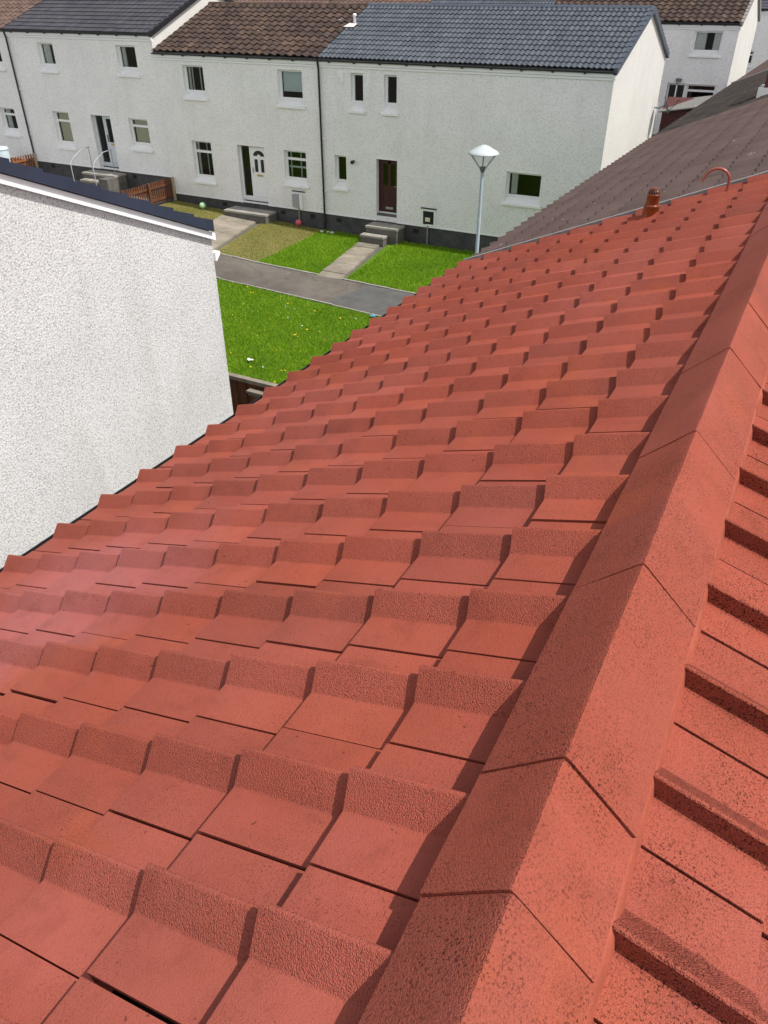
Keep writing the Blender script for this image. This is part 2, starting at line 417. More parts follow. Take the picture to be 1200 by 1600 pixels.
# ------------------------------------------------------------------ ground
def gz(x, y):
    z = -7.73
    if x < -16.2: z += min(0.75, (-16.2 - x) * 0.046)
    if y > 33.5: z += min(1.4, (y - 33.5) * 0.15)
    return z
def sheet(name, poly, off, mat, step=0.8, parent=None):
    """horizontal-ish patch following the ground: quad given by 4 corners (x,y)"""
    a, b, c, d = [Vector(p) for p in poly]
    nu = max(1, int(max((b - a).length, (c - d).length) / step)); nv = max(1, int(max((d - a).length, (c - b).length) / step))
    vs = []
    for j in range(nv + 1):
        for i in range(nu + 1):
            u, v = i / nu, j / nv
            p = (a * (1 - u) + b * u) * (1 - v) + (d * (1 - u) + c * u) * v
            vs.append((p.x, p.y, gz(p.x, p.y) + off))
    fs = [(j*(nu+1)+i, j*(nu+1)+i+1, (j+1)*(nu+1)+i+1, (j+1)*(nu+1)+i) for j in range(nv) for i in range(nu)]
    m = MB(); m.add(vs, fs, 0, True)
    return m.build(name, mat, parent)
# one sheet to the horizon with finer cells near the houses
gx = [-900, -300, -120, -60, -40, -36, -32.5, -30, -28, -26, -24, -22, -20, -18, -16.2, -12, -8, -4, 0, 6, 20, 60, 300, 900]
gy = [-900, -300, -60, -10, 0, 8, 16, 24, 30, 33.5, 36, 39, 42.9, 50, 70, 120, 300, 900]
m = MB(); m.add([(x, y, gz(x, y) - 0.06) for y in gy for x in gx],
                [(j*len(gx)+i, j*len(gx)+i+1, (j+1)*len(gx)+i+1, (j+1)*len(gx)+i) for j in range(len(gy)-1) for i in range(len(gx)-1)], 0, False)
tag(m.build("ground", M['earth']), kind='structure')

FY = 26.0     # plane of the long white facade
def pn(x): return 18.62 + (-10.14 - x) * 0.09     # near edge of the path
def pf(x): return 20.76 + (-10.17 - x) * 0.05     # far edge
tag(sheet("path", [(-46, pn(-46)), (-3.6, pn(-3.6)), (-3.6, pf(-3.6)), (-46, pf(-46))], 0.0, M['tarmac']), kind='structure')
tag(sheet("path_patch", [(-11.95, pn(-11.95)+.05), (-3.6, pn(-3.6)+.05), (-3.6, pf(-3.6)-.05), (-11.7, pf(-11.7)-.05)], 0.004, M['tarmac_patch']), kind='structure')
def edging(name, pts, w=0.07, h=0.05):
    m = MB()
    for (x0, y0), (x1, y1) in zip(pts[:-1], pts[1:]):
        n = max(1, int(math.hypot(x1 - x0, y1 - y0) / 0.9))
        for k in range(n):
            a = Vector((x0 + (x1-x0)*(k+.01)/n, y0 + (y1-y0)*(k+.01)/n)); b = Vector((x0 + (x1-x0)*(k+.99)/n, y0 + (y1-y0)*(k+.99)/n))
            d = (b - a).normalized(); q = Vector((-d.y, d.x)) * w / 2
            hh = h + random.uniform(-.012, .012)
            za, zb = gz(*a), gz(*b)
            m.add([(*(a-q), za-.08), (*(b-q), zb-.08), (*(b+q), zb-.08), (*(a+q), za-.08), (*(a-q), za+hh), (*(b-q), zb+hh), (*(b+q), zb+hh), (*(a+q), za+hh)],
                  [(0,3,2,1),(4,5,6,7),(0,1,5,4),(1,2,6,5),(2,3,7,6),(3,0,4,7)], 0, False, random.random())
    return tag(m.build(name, M['kerb']), kind='structure')
edging("path_kerb", [(x, pf(x) + 0.035) for x in (-46, -20.05)] , 0.07, 0.03)
edging("path_kerb", [(x, pf(x) + 0.035) for x in (-18.2, -13.65)], 0.07, 0.03)
edging("path_kerb", [(x, pf(x) + 0.035) for x in (-12.7, -3.6)], 0.07, 0.03)
edging("path_kerb", [(x, pn(x) - 0.035) for x in (-46, -3.6)], 0.06, 0.015)
# lawns (soil sheets) and slab paths
LAWNS = [("lawn", [(-28, 10.2), (-3.6, 10.2), (-3.6, pn(-3.6)-.07), (-28, pn(-28)-.07)], 'turf'),
         ("lawn", [(-16.3, pf(-16.3)+.07), (-13.70, pf(-13.7)+.07), (-14.42, 25.95), (-16.5, 25.95)], 'turf'),
         ("lawn", [(-12.68, pf(-12.7)+.07), (-3.6, pf(-3.6)+.07), (-3.6, 25.95), (-13.45, 25.95)], 'turf'),
         ("dry_lawn", [(-18.15, pf(-18)+.07), (-16.3, pf(-16.3)+.07), (-16.5, 25.95), (-19.2, 25.95)], 'dry_turf'),
         ("dry_lawn", [(-23.9, pf(-24)+.07), (-20.1, pf(-20)+.07), (-20.95, 25.95), (-23.9, 25.95)], 'dry_turf')]
for nme, poly, mt in LAWNS:
    tag(sheet(nme, poly, -0.03, M[mt]), kind='structure')
tag(sheet("gravel_bed", [(-32.0, pf(-32)+.07), (-24.05, pf(-24)+.07), (-24.05, 25.95), (-32.0, 25.95)], -0.02, M['gravel']), kind='structure')
def slab_path(name, a, b, c, d, n, off=0.012):
    """slabs from edge a-b (near) to d-c (far)"""
    a, b, c, d = [Vector(p) for p in (a, b, c, d)]
    m = MB()
    for k in range(n):
        t0, t1 = (k + .012) / n, (k + .988) / n
        P = [a.lerp(d, t0), b.lerp(c, t0), b.lerp(c, t1), a.lerp(d, t1)]
        dz = random.uniform(-.008, .008)
        top = [(p.x, p.y, gz(p.x, p.y) + off + dz + random.uniform(-.004, .004)) for p in P]
        bot = [(p.x, p.y, gz(p.x, p.y) - .08) for p in P]
        m.add(bot + top, [(0,3,2,1),(4,5,6,7),(0,1,5,4),(1,2,6,5),(2,3,7,6),(3,0,4,7)], 0, False, random.random())
    return tag(m.build(name, M['slab']), kind='structure')
slab_path("garden_path", (-13.65, 20.90), (-12.73, 20.90), (-13.52, 25.0), (-14.42, 25.0), 8)
slab_path("garden_path", (-20.0, 21.22), (-18.25, 21.15), (-19.25, 25.3), (-20.9, 25.3), 6)
slab_path("garden_path", (-28.6, 21.6), (-27.2, 21.6), (-27.1, 24.2), (-28.3, 24.2), 5)

# grass blades
def inside(poly, x, y):
    c = np.zeros(len(x), bool); n = len(poly)
    for i in range(n):
        (x1, y1), (x2, y2) = poly[i], poly[(i + 1) % n]
        hit = ((y1 > y) != (y2 > y)) & (x < (x2 - x1) * (y - y1) / (y2 - y1 + 1e-12) + x1)
        c ^= hit
    return c
def blades(name, poly, density, hgt, width, mat):
    xs = [p[0] for p in poly]; ys = [p[1] for p in poly]
    A = (max(xs) - min(xs)) * (max(ys) - min(ys))
    N = int(A * density)
    x = rng.uniform(min(xs), max(xs), N); y = rng.uniform(min(ys), max(ys), N)
    k = inside(poly, x, y); x, y = x[k], y[k]; N = len(x)
    z = np.array([gz(a, b) for a, b in zip(x, y)]) - 0.035
    clump = 0.6 + 0.8 * np.array([mnoise.noise(Vector((a * .9, b * .9, 3.1))) * .5 + .5 for a, b in zip(x, y)])
    h = hgt * rng.uniform(0.6, 1.35, N) * clump; w = width * rng.uniform(0.7, 1.3, N)
    ang = rng.uniform(0, 2 * np.pi, N); la = rng.uniform(0, 2 * np.pi, N); ln = h * rng.uniform(0.15, 0.9, N)
    V = np.empty((N, 3, 3))
    V[:, 0] = np.stack([x - np.cos(ang) * w, y - np.sin(ang) * w, z], 1)
    V[:, 1] = np.stack([x + np.cos(ang) * w, y + np.sin(ang) * w, z], 1)
    V[:, 2] = np.stack([x + np.cos(la) * ln, y + np.sin(la) * ln, z + h], 1)
    me = bpy.data.meshes.new(name)
    me.vertices.add(N * 3); me.vertices.foreach_set('co', V.ravel())
    me.loops.add(N * 3); me.loops.foreach_set('vertex_index', np.arange(N * 3, dtype=np.int32))
    me.polygons.add(N); me.polygons.foreach_set('loop_start', np.arange(0, N * 3, 3, dtype=np.int32))
    me.update(calc_edges=True)
    at = me.attributes.new('rnd', 'FLOAT', 'FACE'); at.data.foreach_set('value', rng.uniform(0, 1, N))
    me.materials.append(mat)
    o = bpy.data.objects.new(name, me); col.objects.link(o)
    return o
g1 = blades("grass", [(-17.5, 10.25), (-6.2, 10.25), (-6.2, pn(-6.2) - .03), (-17.5, pn(-17.5) - .03)], 1500, 0.062, 0.011, M['blade'])
tag(g1, "bright green mown grass with dandelions between the path and brown fence", "grass", kind='stuff')
g2 = blades("grass", [(-16.3, pf(-16.3) + .06), (-13.72, pf(-13.7) + .10), (-14.42, 25.9), (-16.5, 25.9)], 1500, 0.07, 0.011, M['blade'])
tag(g2, "green grass strip left of the slab path to the maroon door", "grass", kind='stuff')
g3 = blades("grass", [(-12.66, pf(-12.7) + .10), (-6.0, pf(-6) + .10), (-6.0, 25.9), (-13.1, 25.9)], 1500, 0.07, 0.011, M['blade'])
tag(g3, "green grass plot beside the street lamp, right of the slab path", "grass", kind='stuff')
g4 = blades("grass", [(-18.1, pf(-18) + .10), (-16.3, pf(-16.3) + .10), (-16.5, 25.9), (-19.1, 25.9)], 900, 0.04, 0.010, M['dry_blade'])
tag(g4, "yellowish dry grass right of the white door's path", "grass", kind='stuff')
g5 = blades("grass", [(-23.9, pf(-24) + .10), (-20.1, pf(-20) + .10), (-21.0, 25.9), (-23.9, 25.9)], 900, 0.04, 0.010, M['dry_blade'])
tag(g5, "yellowish dry grass with a pale green ball on it", "grass", kind='stuff')

# ------------------------------------------------------------------ interlocking bold tiles (the near terrace)
RP = math.radians(22.2)
XC, ZC = -0.1187, -S                       # crest line of the ridge cap
XL, ZL = -0.2395 * S, -1.127 * S           # lower left edge of the cap
HC = .053                                   # height of a roll above the pan
PROF = [(.0035, -.013), (.0035, 0), (.060, .0), (.122, .0), (.1290, .0001), (.1325, .0016), (.1360, .0046), (.155, .0196), (.178, .0376),
        (.1915, .0482), (.1950, .0508), (.1990, .0526), (.2050, .0530), (.2085, .0508), (.2078, .0050), (.2110, .0015), (.220, .0003), (.27, .0), (.3255, .0), (.3255, -.013)]
GRIT_SHADE = [0, 0, 0, 0, .5, 1, 1, 1, 1, 1, .8, .4, 1, 1, 1, .5, 0, 0, 0]  # flecks and bump per facet, partly to paint shade on the roll faces
BUTTS = [.277 + .3226 * i for i in range(10)]
def tile_slope(side, crest0, k0, k1, P, jit=1.0, prof=PROF, ridge_x=XC, dz=0.0, butts=BUTTS, lift=.033):
    """side -1: falls towards -X, +1: towards +X.  crest0: Y of a crest, columns k0..k1"""
    m = MB()
    cs, sn = math.cos(RP), math.sin(RP)
    xl = XL if side < 0 else 2 * XC - XL
    nrm = Vector((side * sn, 0, cs)); dn = Vector((side * cs, 0, -sn))
    org = Vector((xl, 0, ZL - .017 * 1.0 + dz)) - nrm * HC
    ndir = 1 if side < 0 else -1
    nP = len(prof)
    for k in range(k0, k1):
        for i, b in enumerate(butts):
            s0 = (butts[i - 1] if i else -.02) - (.05 if i else .0)
            s1 = b + random.uniform(-.004, .004) * jit
            g = max(.2, b - (butts[i - 1] if i else b - .3226))
            a0 = random.uniform(-.0015, .0022) * jit; tw = random.uniform(-.006, .006) * jit; ty = random.uniform(-.003, .003) * jit
            sk = random.uniform(-.008, .008) * jit
            rnd = min(1, max(0, random.gauss(.5, .2)))
            rows = []
            for s in (s0, .5 * (s0 + s1), s1 - .006, s1):
                t = (s - (s1 - g)) / g
                off = lift * t + a0 + (-.0015 if s == s1 else 0)
                row = []
                for (u, h) in prof:
                    y = crest0 + ndir * (P * k + (u - .2) * P / .329 + ty)
                    p = org + dn * (s + sk * (u - .16) * (1 if s > s0 + .1 else 0)) + nrm * (h + off + tw * (u - .16))
                    row.append((p.x, y, p.z))
                rows.append(row)
            # butt end: drop by the tile's thickness
            row = []
            for (u, h) in prof:
                y = crest0 + ndir * (P * k + (u - .2) * P / .329 + ty)
                p = org + dn * (s1 - .001 + sk * (u - .16)) + nrm * (h + lift + a0 - lift - .006 + tw * (u - .16))
                row.append((p.x, y, p.z))
            rows.append(row)
            vs = [q for r in rows for q in r]
            fs = []
            for r in range(len(rows) - 1):
                for j in range(nP - 1):
                    q = (r*nP+j, r*nP+j+1, (r+1)*nP+j+1, (r+1)*nP+j)
                    fs.append(q)
            f0 = len(m.f)
            m.add(vs, fs, 0, True, rnd)
            if prof is PROF:
                for r in range(len(rows) - 1):
                    for j in range(nP - 1): m.g[f0 + r * (nP - 1) + j] = GRIT_SHADE[j]
    return m
def fix_normals(o):
    me = o.data
    # make upper faces point up
    up = np.empty(len(me.polygons) * 3); me.polygons.foreach_get('normal', up)
    if up.reshape(-1, 3)[:, 2].mean() < 0: me.flip_normals()

def underlay(m, y0, y1, butts=BUTTS, mat=0, drop=.035):
    cs, sn = math.cos(RP), math.sin(RP)
    L = butts[-1] - .03
    for side in (-1, 1):
        xl = XL if side < 0 else 2 * XC - XL
        o = Vector((xl, 0, ZL - .017)) - Vector((side * sn, 0, cs)) * (HC + drop)
        a = o + Vector((-side * cs, 0, sn)) * .15; b = o + Vector((side * cs, 0, -sn)) * L
        m.quad((a.x, y0, a.z), (a.x, y1, a.z), (b.x, y1, b.z), (b.x, y0, b.z), mat)

EAVX = XL - BUTTS[-1] * math.cos(RP); EAVZ = ZL - .017 - BUTTS[-1] * math.sin(RP) - .05
EAVXR = 2 * XC - EAVX
def terrace_walls(parent, y0, y1, near=False):
    m = MB()
    xa, xb = EAVX + .28, EAVXR - .28
    pts = [(xa, -7.79), (xb, -7.79), (xb, EAVZ + .02), (XC, ZL - .12), (xa, EAVZ + .02)]
    m.prism(pts, 'y', y0, y1, 0)
    m.build("wall", M['cast'], parent)
def half_gutter(m, x, z, y0, y1, r=.056, mat=0):
    seg = 8
    prof = [(x + r*math.cos(math.pi + math.pi*k/seg), z + r*math.sin(math.pi + math.pi*k/seg)) for k in range(seg + 1)]
    inn = [(x + (r-.006)*math.cos(2*math.pi - math.pi*k/seg), z + (r-.006)*math.sin(2*math.pi - math.pi*k/seg)) for k in range(seg + 1)]
    m.prism(prof + inn, 'y', y0, y1, mat)

P_L, P_R = .3287, .3310
def ridge_tiles(parent, joints, mat, wid=(.1495, .142), visible_jit=1.0):
    wx, wz = wid
    for a, b in zip(joints[:-1], joints[1:]):
        m = MB()
        dz = random.uniform(-.003, .003) * visible_jit; dx = random.uniform(-.003, .003) * visible_jit
        t = .016; lip = .005 if min(abs(a - q) for q in (.63, .905)) < .01 else (.002 if min(abs(a - q) for q in (2.28, 3.03, 3.60)) < .01 else .0003)
        L = math.hypot(wx, wz)
        outer = []
        for f in (1, .75, .5, .25, .07): outer.append((-wx * f, -wz * f))
        outer += [(-wx * .025, -wz * .03 - .0008), (0, -.003), (wx * .025, -wz * .03 - .0008)]
        for f in (.07, .25, .5, .75, 1): outer.append((wx * f, -wz * f))
        inner = [(wx - t * wz / L, -wz - t * wx / L), (0, -t * 1.4), (-wx + t * wz / L, -wz - t * wx / L)]
        prof = outer + inner
        n = len(prof); ny = max(2, int((b - a) / .06))
        ph = random.uniform(0, 100)
        rows = []
        for j in range(ny + 1):
            gp_ = .0016 if lip > .003 else (.0008 if lip > .001 else .0002)
            y = a + gp_ + (b - a - 2 * gp_) * j / ny
            tilt = (j / ny - .5) * random.choice((-1, 1)) * 0
            lipz = lip * (1 - j / ny)
            row = []
            for q, (px, pz) in enumerate(prof):
                e = mnoise.noise(Vector((px * 9, y * 7, ph))) * .0022
                row.append((XC + px + dx + e * (1 if px > 0 else -1) * .7, y, ZC + pz + dz + lipz + e))
            rows.append(row)
        vs = [q for r in rows for q in r]
        fs = [(r*n+j, (r+1)*n+j, (r+1)*n+(j+1) % n, r*n+(j+1) % n) for r in range(ny) for j in range(n)]
        fs += [tuple(range(n - 1, -1, -1)), tuple(ny * n + j for j in range(n))]
        m.add(vs, fs, 0, True, random.uniform(.3, .7))
        m.build("ridge_tile", mat, parent, sharp=50)

Y0R, Y1R = -2.6, 7.93
red_house = thing("terraced_house", (XC, 2.6, -7.73), "end house under the freshly painted red interlocking tile roof", "house", "near terrace houses")
kA = math.floor((Y0R - .5286) / P_L)
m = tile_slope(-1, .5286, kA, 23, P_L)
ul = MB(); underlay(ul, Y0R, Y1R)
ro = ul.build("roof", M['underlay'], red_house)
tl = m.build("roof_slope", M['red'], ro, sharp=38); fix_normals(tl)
tl['label'] = "shaded-side slope of red painted tiles falling to the gutter"
m = tile_slope(1, .748, -22, 10, P_R)
tr_ = m.build("roof_slope", M['red_grit'], ro, sharp=38); fix_normals(tr_)
tr_['label'] = "sunlit slope of red painted tiles right of the ridge"
# ridge tiles with irregular joints (cut pieces near the camera)
joints = [Y0R, -2.1, -1.65, -1.2, -.75, -.3, .18, .63, .905, 1.53, 1.83, 2.28, 3.03, 3.60, 5.35, Y1R]
ridge_tiles(ro, joints, M['red_grit'])
# painted mortar bedding under the ridge tiles
m = MB()
for side in (-1, 1):
    xe = XC + side * .1495
    ys = np.arange(Y0R, Y1R + .001, .05)
    prof_rows = []
    for y in ys:
        w = .006 * mnoise.noise(Vector((y * 6, side * 5, 0)))
        top = ZL - .004; bot = ZL - .085
        w2 = .004 * mnoise.noise(Vector((y * 11, side * 9, 4)))
        if side > 0: prof_rows.append([(xe - .02, y, top + .006), (xe - .002 + w * .5, y, top - .002 + w2), (xe + .008 + w, y, top - .030 + w2), (xe + .017 + w, y, bot)])
        else: prof_rows.append([(xe + .02, y, top + .006), (xe + .012 + w * .4, y, top - .004), (xe + .010 + w * .4, y, top - .030), (xe + .006 + w * .4, y, bot)])
    vs = [q for r in prof_rows for q in r]
    fs = [(r*4+j, r*4+j+1, (r+1)*4+j+1, (r+1)*4+j) if side > 0 else (r*4+j, (r+1)*4+j, (r+1)*4+j+1, r*4+j+1) for r in range(len(ys)-1) for j in range(3)]
    m.add(vs, fs, 0, True, .5)
m.build("mortar_bed", M['red_smooth'], ro)
terrace_walls(red_house, Y0R, Y1R)
m = MB(); half_gutter(m, EAVX - .008, EAVZ + .006, Y0R, Y1R, .042)
for y in np.arange(Y0R + .4, Y1R, 1.0): m.box((EAVX + .02, y, EAVZ - .08), (EAVX + .2, y + .03, EAVZ - .03), 0)
gu = m.build("gutter", M['black'], red_house)
m = MB(); m.box((EAVX + .14, Y0R, EAVZ - .2), (EAVX + .16, Y1R, EAVZ + .01)); m.build("fascia", M['black'], red_house)
m = MB(); half_gutter(m, EAVXR - .005, EAVZ - .03, Y0R, Y1R, .05); m.build("gutter", M['lead'], red_house)

def on_left(s, y, h=0.0):
    p = Vector((XL, 0, ZL - .017)) - Vector((-math.sin(RP), 0, math.cos(RP))) * (HC - h) + Vector((-math.cos(RP), 0, -math.sin(RP))) * s
    return Vector((p.x, y, p.z))

# soil vent pipe on the red slope
bx, by, bz = -1.245, 7.47, -1.74
vp = thing("vent_pipe", (bx, by, bz), "squat terracotta vent pipe with slotted domed cap standing on the red roof", "vent pipe")
m = MB(); m.lathe([(.070, -.06), (.071, .05), (.067, .125), (.070, .13), (.0705, .145), (.064, .152), (.058, .152)], (bx, by, bz), 28)
m.build("collar", M['terracotta'], vp)
m = MB(); m.lathe([(.056, .14), (.055, .225), (.058, .228), (.058, .238), (.052, .240)], (bx, by, bz), 28)
m.build("stack", M['terracotta'], vp)
m = MB()
for k in range(16):
    a0 = 2 * math.pi * k / 16
    for (r0, z0), (r1, z1) in (((.056, .238), (.054, .262)), ((.054, .262), (.041, .279)), ((.041, .279), (.018, .288))):
        pts = []
        for (r, z, da) in ((r0, z0, -.085), (r0, z0, .085), (r1, z1, .085), (r1, z1, -.085)):
            pts.append((bx + r * math.cos(a0 + da), by + r * math.sin(a0 + da), bz + z))
        m.add(pts, [(0, 1, 2, 3)], 0, True)
m.lathe([(.027, .284), (.018, .290), (.0, .292)], (bx, by, bz), 16)
m.lathe([(.049, .236), (.043, .258), (.027, .274), (.0, .279)], (bx, by, bz), 20, 1)
m.build("cap", [M['terracotta'], M['vent_dark']], vp)
m = MB(); m.lathe([(.071, -.02), (.086, -.03), (.13, -.05)], (bx, by, bz + .005), 24)
m.build("flashing", M['red_smooth'], vp)

# hooked pipe
hx, hy, hz = -.660, 7.57, -1.55
pts = [(hx, hy, hz + .20 * t) for t in (0, .25, .5, .75, 1)]
cx_, cz_ = hx - .09, hz + .20
for k in range(1, 14):
    a = math.radians(k * 12.5); pts.append((cx_ + .09 * math.cos(a) - .02 * (k / 13), hy - .03 * (k / 13), cz_ + .085 * math.sin(a)))
pts.append((cx_ - .125, hy - .035, cz_ - .025))
m = MB(); m.tube(pts, .012, 12)
tag(m.build("hooked_pipe", M['pipe_red']), "thin red-brown swan-neck pipe bent over like a walking stick on the red roof", "pipe")

# small things lying on the red roof
def twig(pts, r, label, mat):
    m = MB(); m.tube(pts, r, 6); return tag(m.build("twig", mat), label, "twig", "bits lying on the red roof")
M['twig'] = plain("dry_twig", (0.10, 0.045, 0.03), 0.9)
pa = [on_left(.565 - .055 * math.sin(i * .2), 1.05 - .048 * (1 - math.cos(i * .2)) , .004 + .008 * math.sin(i * .45)) for i in range(8)]
twig(pa, .0011, "thin curled twig lying on a red tile near the painted ridge", M['twig'])

M['chip'] = plain("dark_mortar_chip", (0.06, 0.04, 0.035), 0.9, 0.3, 60)
def chip(s_, y_, r, label):
    c_ = on_left(s_, y_, r * .6); m = MB(); n = 7
    vs = []
    for k in range(n + 1):
        for j in range(10):
            d = Vector((math.sin(math.pi * k / n) * math.cos(j * .628), math.sin(math.pi * k / n) * math.sin(j * .628), .7 * math.cos(math.pi * k / n)))
            vs.append(c_ + d * r * (1 + .5 * mnoise.noise(d * 1.7 + Vector((s_ * 9, y_ * 9, 0)))))
    m.add(vs, [(k*10+j, k*10+(j+1) % 10, (k+1)*10+(j+1) % 10, (k+1)*10+j) for k in range(n) for j in range(10)], 0, False)
    tag(m.build("mortar_chip", M['chip']), label, "chip", "bits lying on the red roof")
chip(2.16, 2.37, .020, "dark mortar chip lodged at a tile corner halfway down the red slope")
chip(.80, 1.40, .007, "tiny dark crumb on a red tile near the ridge, third row up")
# ------------------------------------------------------------------ the terrace beyond the red roof
PROF_LO = [(.0035, -.010), (.0035, 0), (.124, .0), (.138, .0065), (.190, .047), (.1985, .053), (.2065, .052), (.2085, .004), (.2255, .0), (.3255, .0), (.3255, -.010)]
def terrace_next(y0, y1, mat, label, ridge_mat, dz=0.0, jit=1.0):
    h = thing("terraced_house", (XC, (y0 + y1) / 2, -7.73), label, "house", "near terrace houses")
    u = MB(); underlay(u, y0, y1)
    r = u.build("roof", M['underlay'], h)
    if dz: r.location.z = dz
    n = int(round((y1 - y0) / .27))
    P = (y1 - y0) / n
    a = tile_slope(-1, y0 + .2 * P / .329, 0, n, P, jit, PROF_LO, lift=.011).build("roof_slope", mat, r, sharp=38); fix_normals(a)
    b = tile_slope(1, y1 - .2 * P / .329, 0, n, P, jit, PROF_LO, lift=.011).build("roof_slope", mat, r, sharp=38); fix_normals(b)
    js = list(np.arange(y0, y1 - .2, .45)) + [y1]
    m = MB()
    for p, q in zip(js[:-1], js[1:]):
        d = random.uniform(-.003, .003)
        m.prism([(XC-.15, ZC-.142+d), (XC-.02, ZC-.012+d), (XC, ZC-.002+d), (XC+.02, ZC-.012+d), (XC+.15, ZC-.142+d), (XC+.14, ZC-.16+d), (XC, ZC-.03+d), (XC-.14, ZC-.16+d)], 'y', p+.002, q-.002)
    m.build("ridge_capping", ridge_mat, r)
    for xg in (EAVX + .0, EAVXR - .0):
        m = MB(); half_gutter(m, xg, EAVZ - .012 + dz, y0 + .01, y1 - .01, .05); m.build("gutter", M['black'], h)
    terrace_walls(h, y0 + .006, y1 - .006)
    return h
h2 = terrace_next(8.0, 17.75, M['brown_tile'], "brown coated tile roof adjoining the painted red roof", M['brown_tile'])
h3 = terrace_next(17.80, 29.7, M['dark_tile'], "dark weathered unpainted tile roof beyond the brown coated one", M['dark_tile'], .006)
h4 = terrace_next(29.95, 47.0, M['brown_tile'], "farthest brown tile roof of the near terrace, past the grey parapet strip", M['brown_tile'], .0)
def slope_strip(name, y0, y1, lift, mat, parent, s0=-.05, s1=None, thick=.02):
    s1 = s1 or BUTTS[-1] + .01
    m = MB()
    for side in (-1, 1):
        cs, sn = math.cos(RP), math.sin(RP)
        xl = XL if side < 0 else 2 * XC - XL
        o = Vector((xl, 0, ZL - .017)) - Vector((side * sn, 0, cs)) * .0504
        dn = Vector((side * cs, 0, -sn)); nr = Vector((side * sn, 0, cs))
        A, B = o + dn * s0 + nr * lift, o + dn * s1 + nr * lift
        C, D = o + dn * s1 + nr * (lift - thick), o + dn * s0 + nr * (lift - thick)
        m.prism([(A.x, A.z), (B.x, B.z), (C.x, C.z), (D.x, D.z)], 'y', y0, y1)
    return m.build(name, mat, parent)
slope_strip("verge_strip", 7.925, 7.99, .062, M['lead'], red_house, thick=.09)
slope_strip("verge_strip", 29.70, 29.95, .085, M['lead'], h4, thick=.12)
# dark red vent box on the dark roof
q = on_left(.90, 19.0, .05)
rv = thing("roof_vent", q, "dark red box vent with a white base on the dark roof at the right edge", "roof vent")
m = MB(); m.box((q.x - .30, q.y - .3, q.z + .02), (q.x + .30, q.y + .3, q.z + .55)); m.build("box", M['shed'], rv)
m = MB(); m.box((q.x - .40, q.y - .35, q.z - .25), (q.x + .40, q.y + .35, q.z + .02)); m.build("base", M['white_paint'], rv)

# ------------------------------------------------------------------ white houses
def facade(m, x0, x1, z0, z1, y, holes, mat=0):
    xs = sorted({x0, x1, *[h[0] for h in holes], *[h[1] for h in holes]})
    zs = sorted({z0, z1, *[h[2] for h in holes], *[h[3] for h in holes]})
    xs = [x for x in xs if x0 - 1e-6 <= x <= x1 + 1e-6]; zs = [z for z in zs if z0 - 1e-6 <= z <= z1 + 1e-6]
    for xa, xb in zip(xs[:-1], xs[1:]):
        for za, zb in zip(zs[:-1], zs[1:]):
            cx, cz = (xa + xb) / 2, (za + zb) / 2
            if any(h[0] < cx < h[1] and h[2] < cz < h[3] for h in holes): continue
            m.quad((xa, y, za), (xb, y, za), (xb, y, zb), (xa, y, zb), mat)

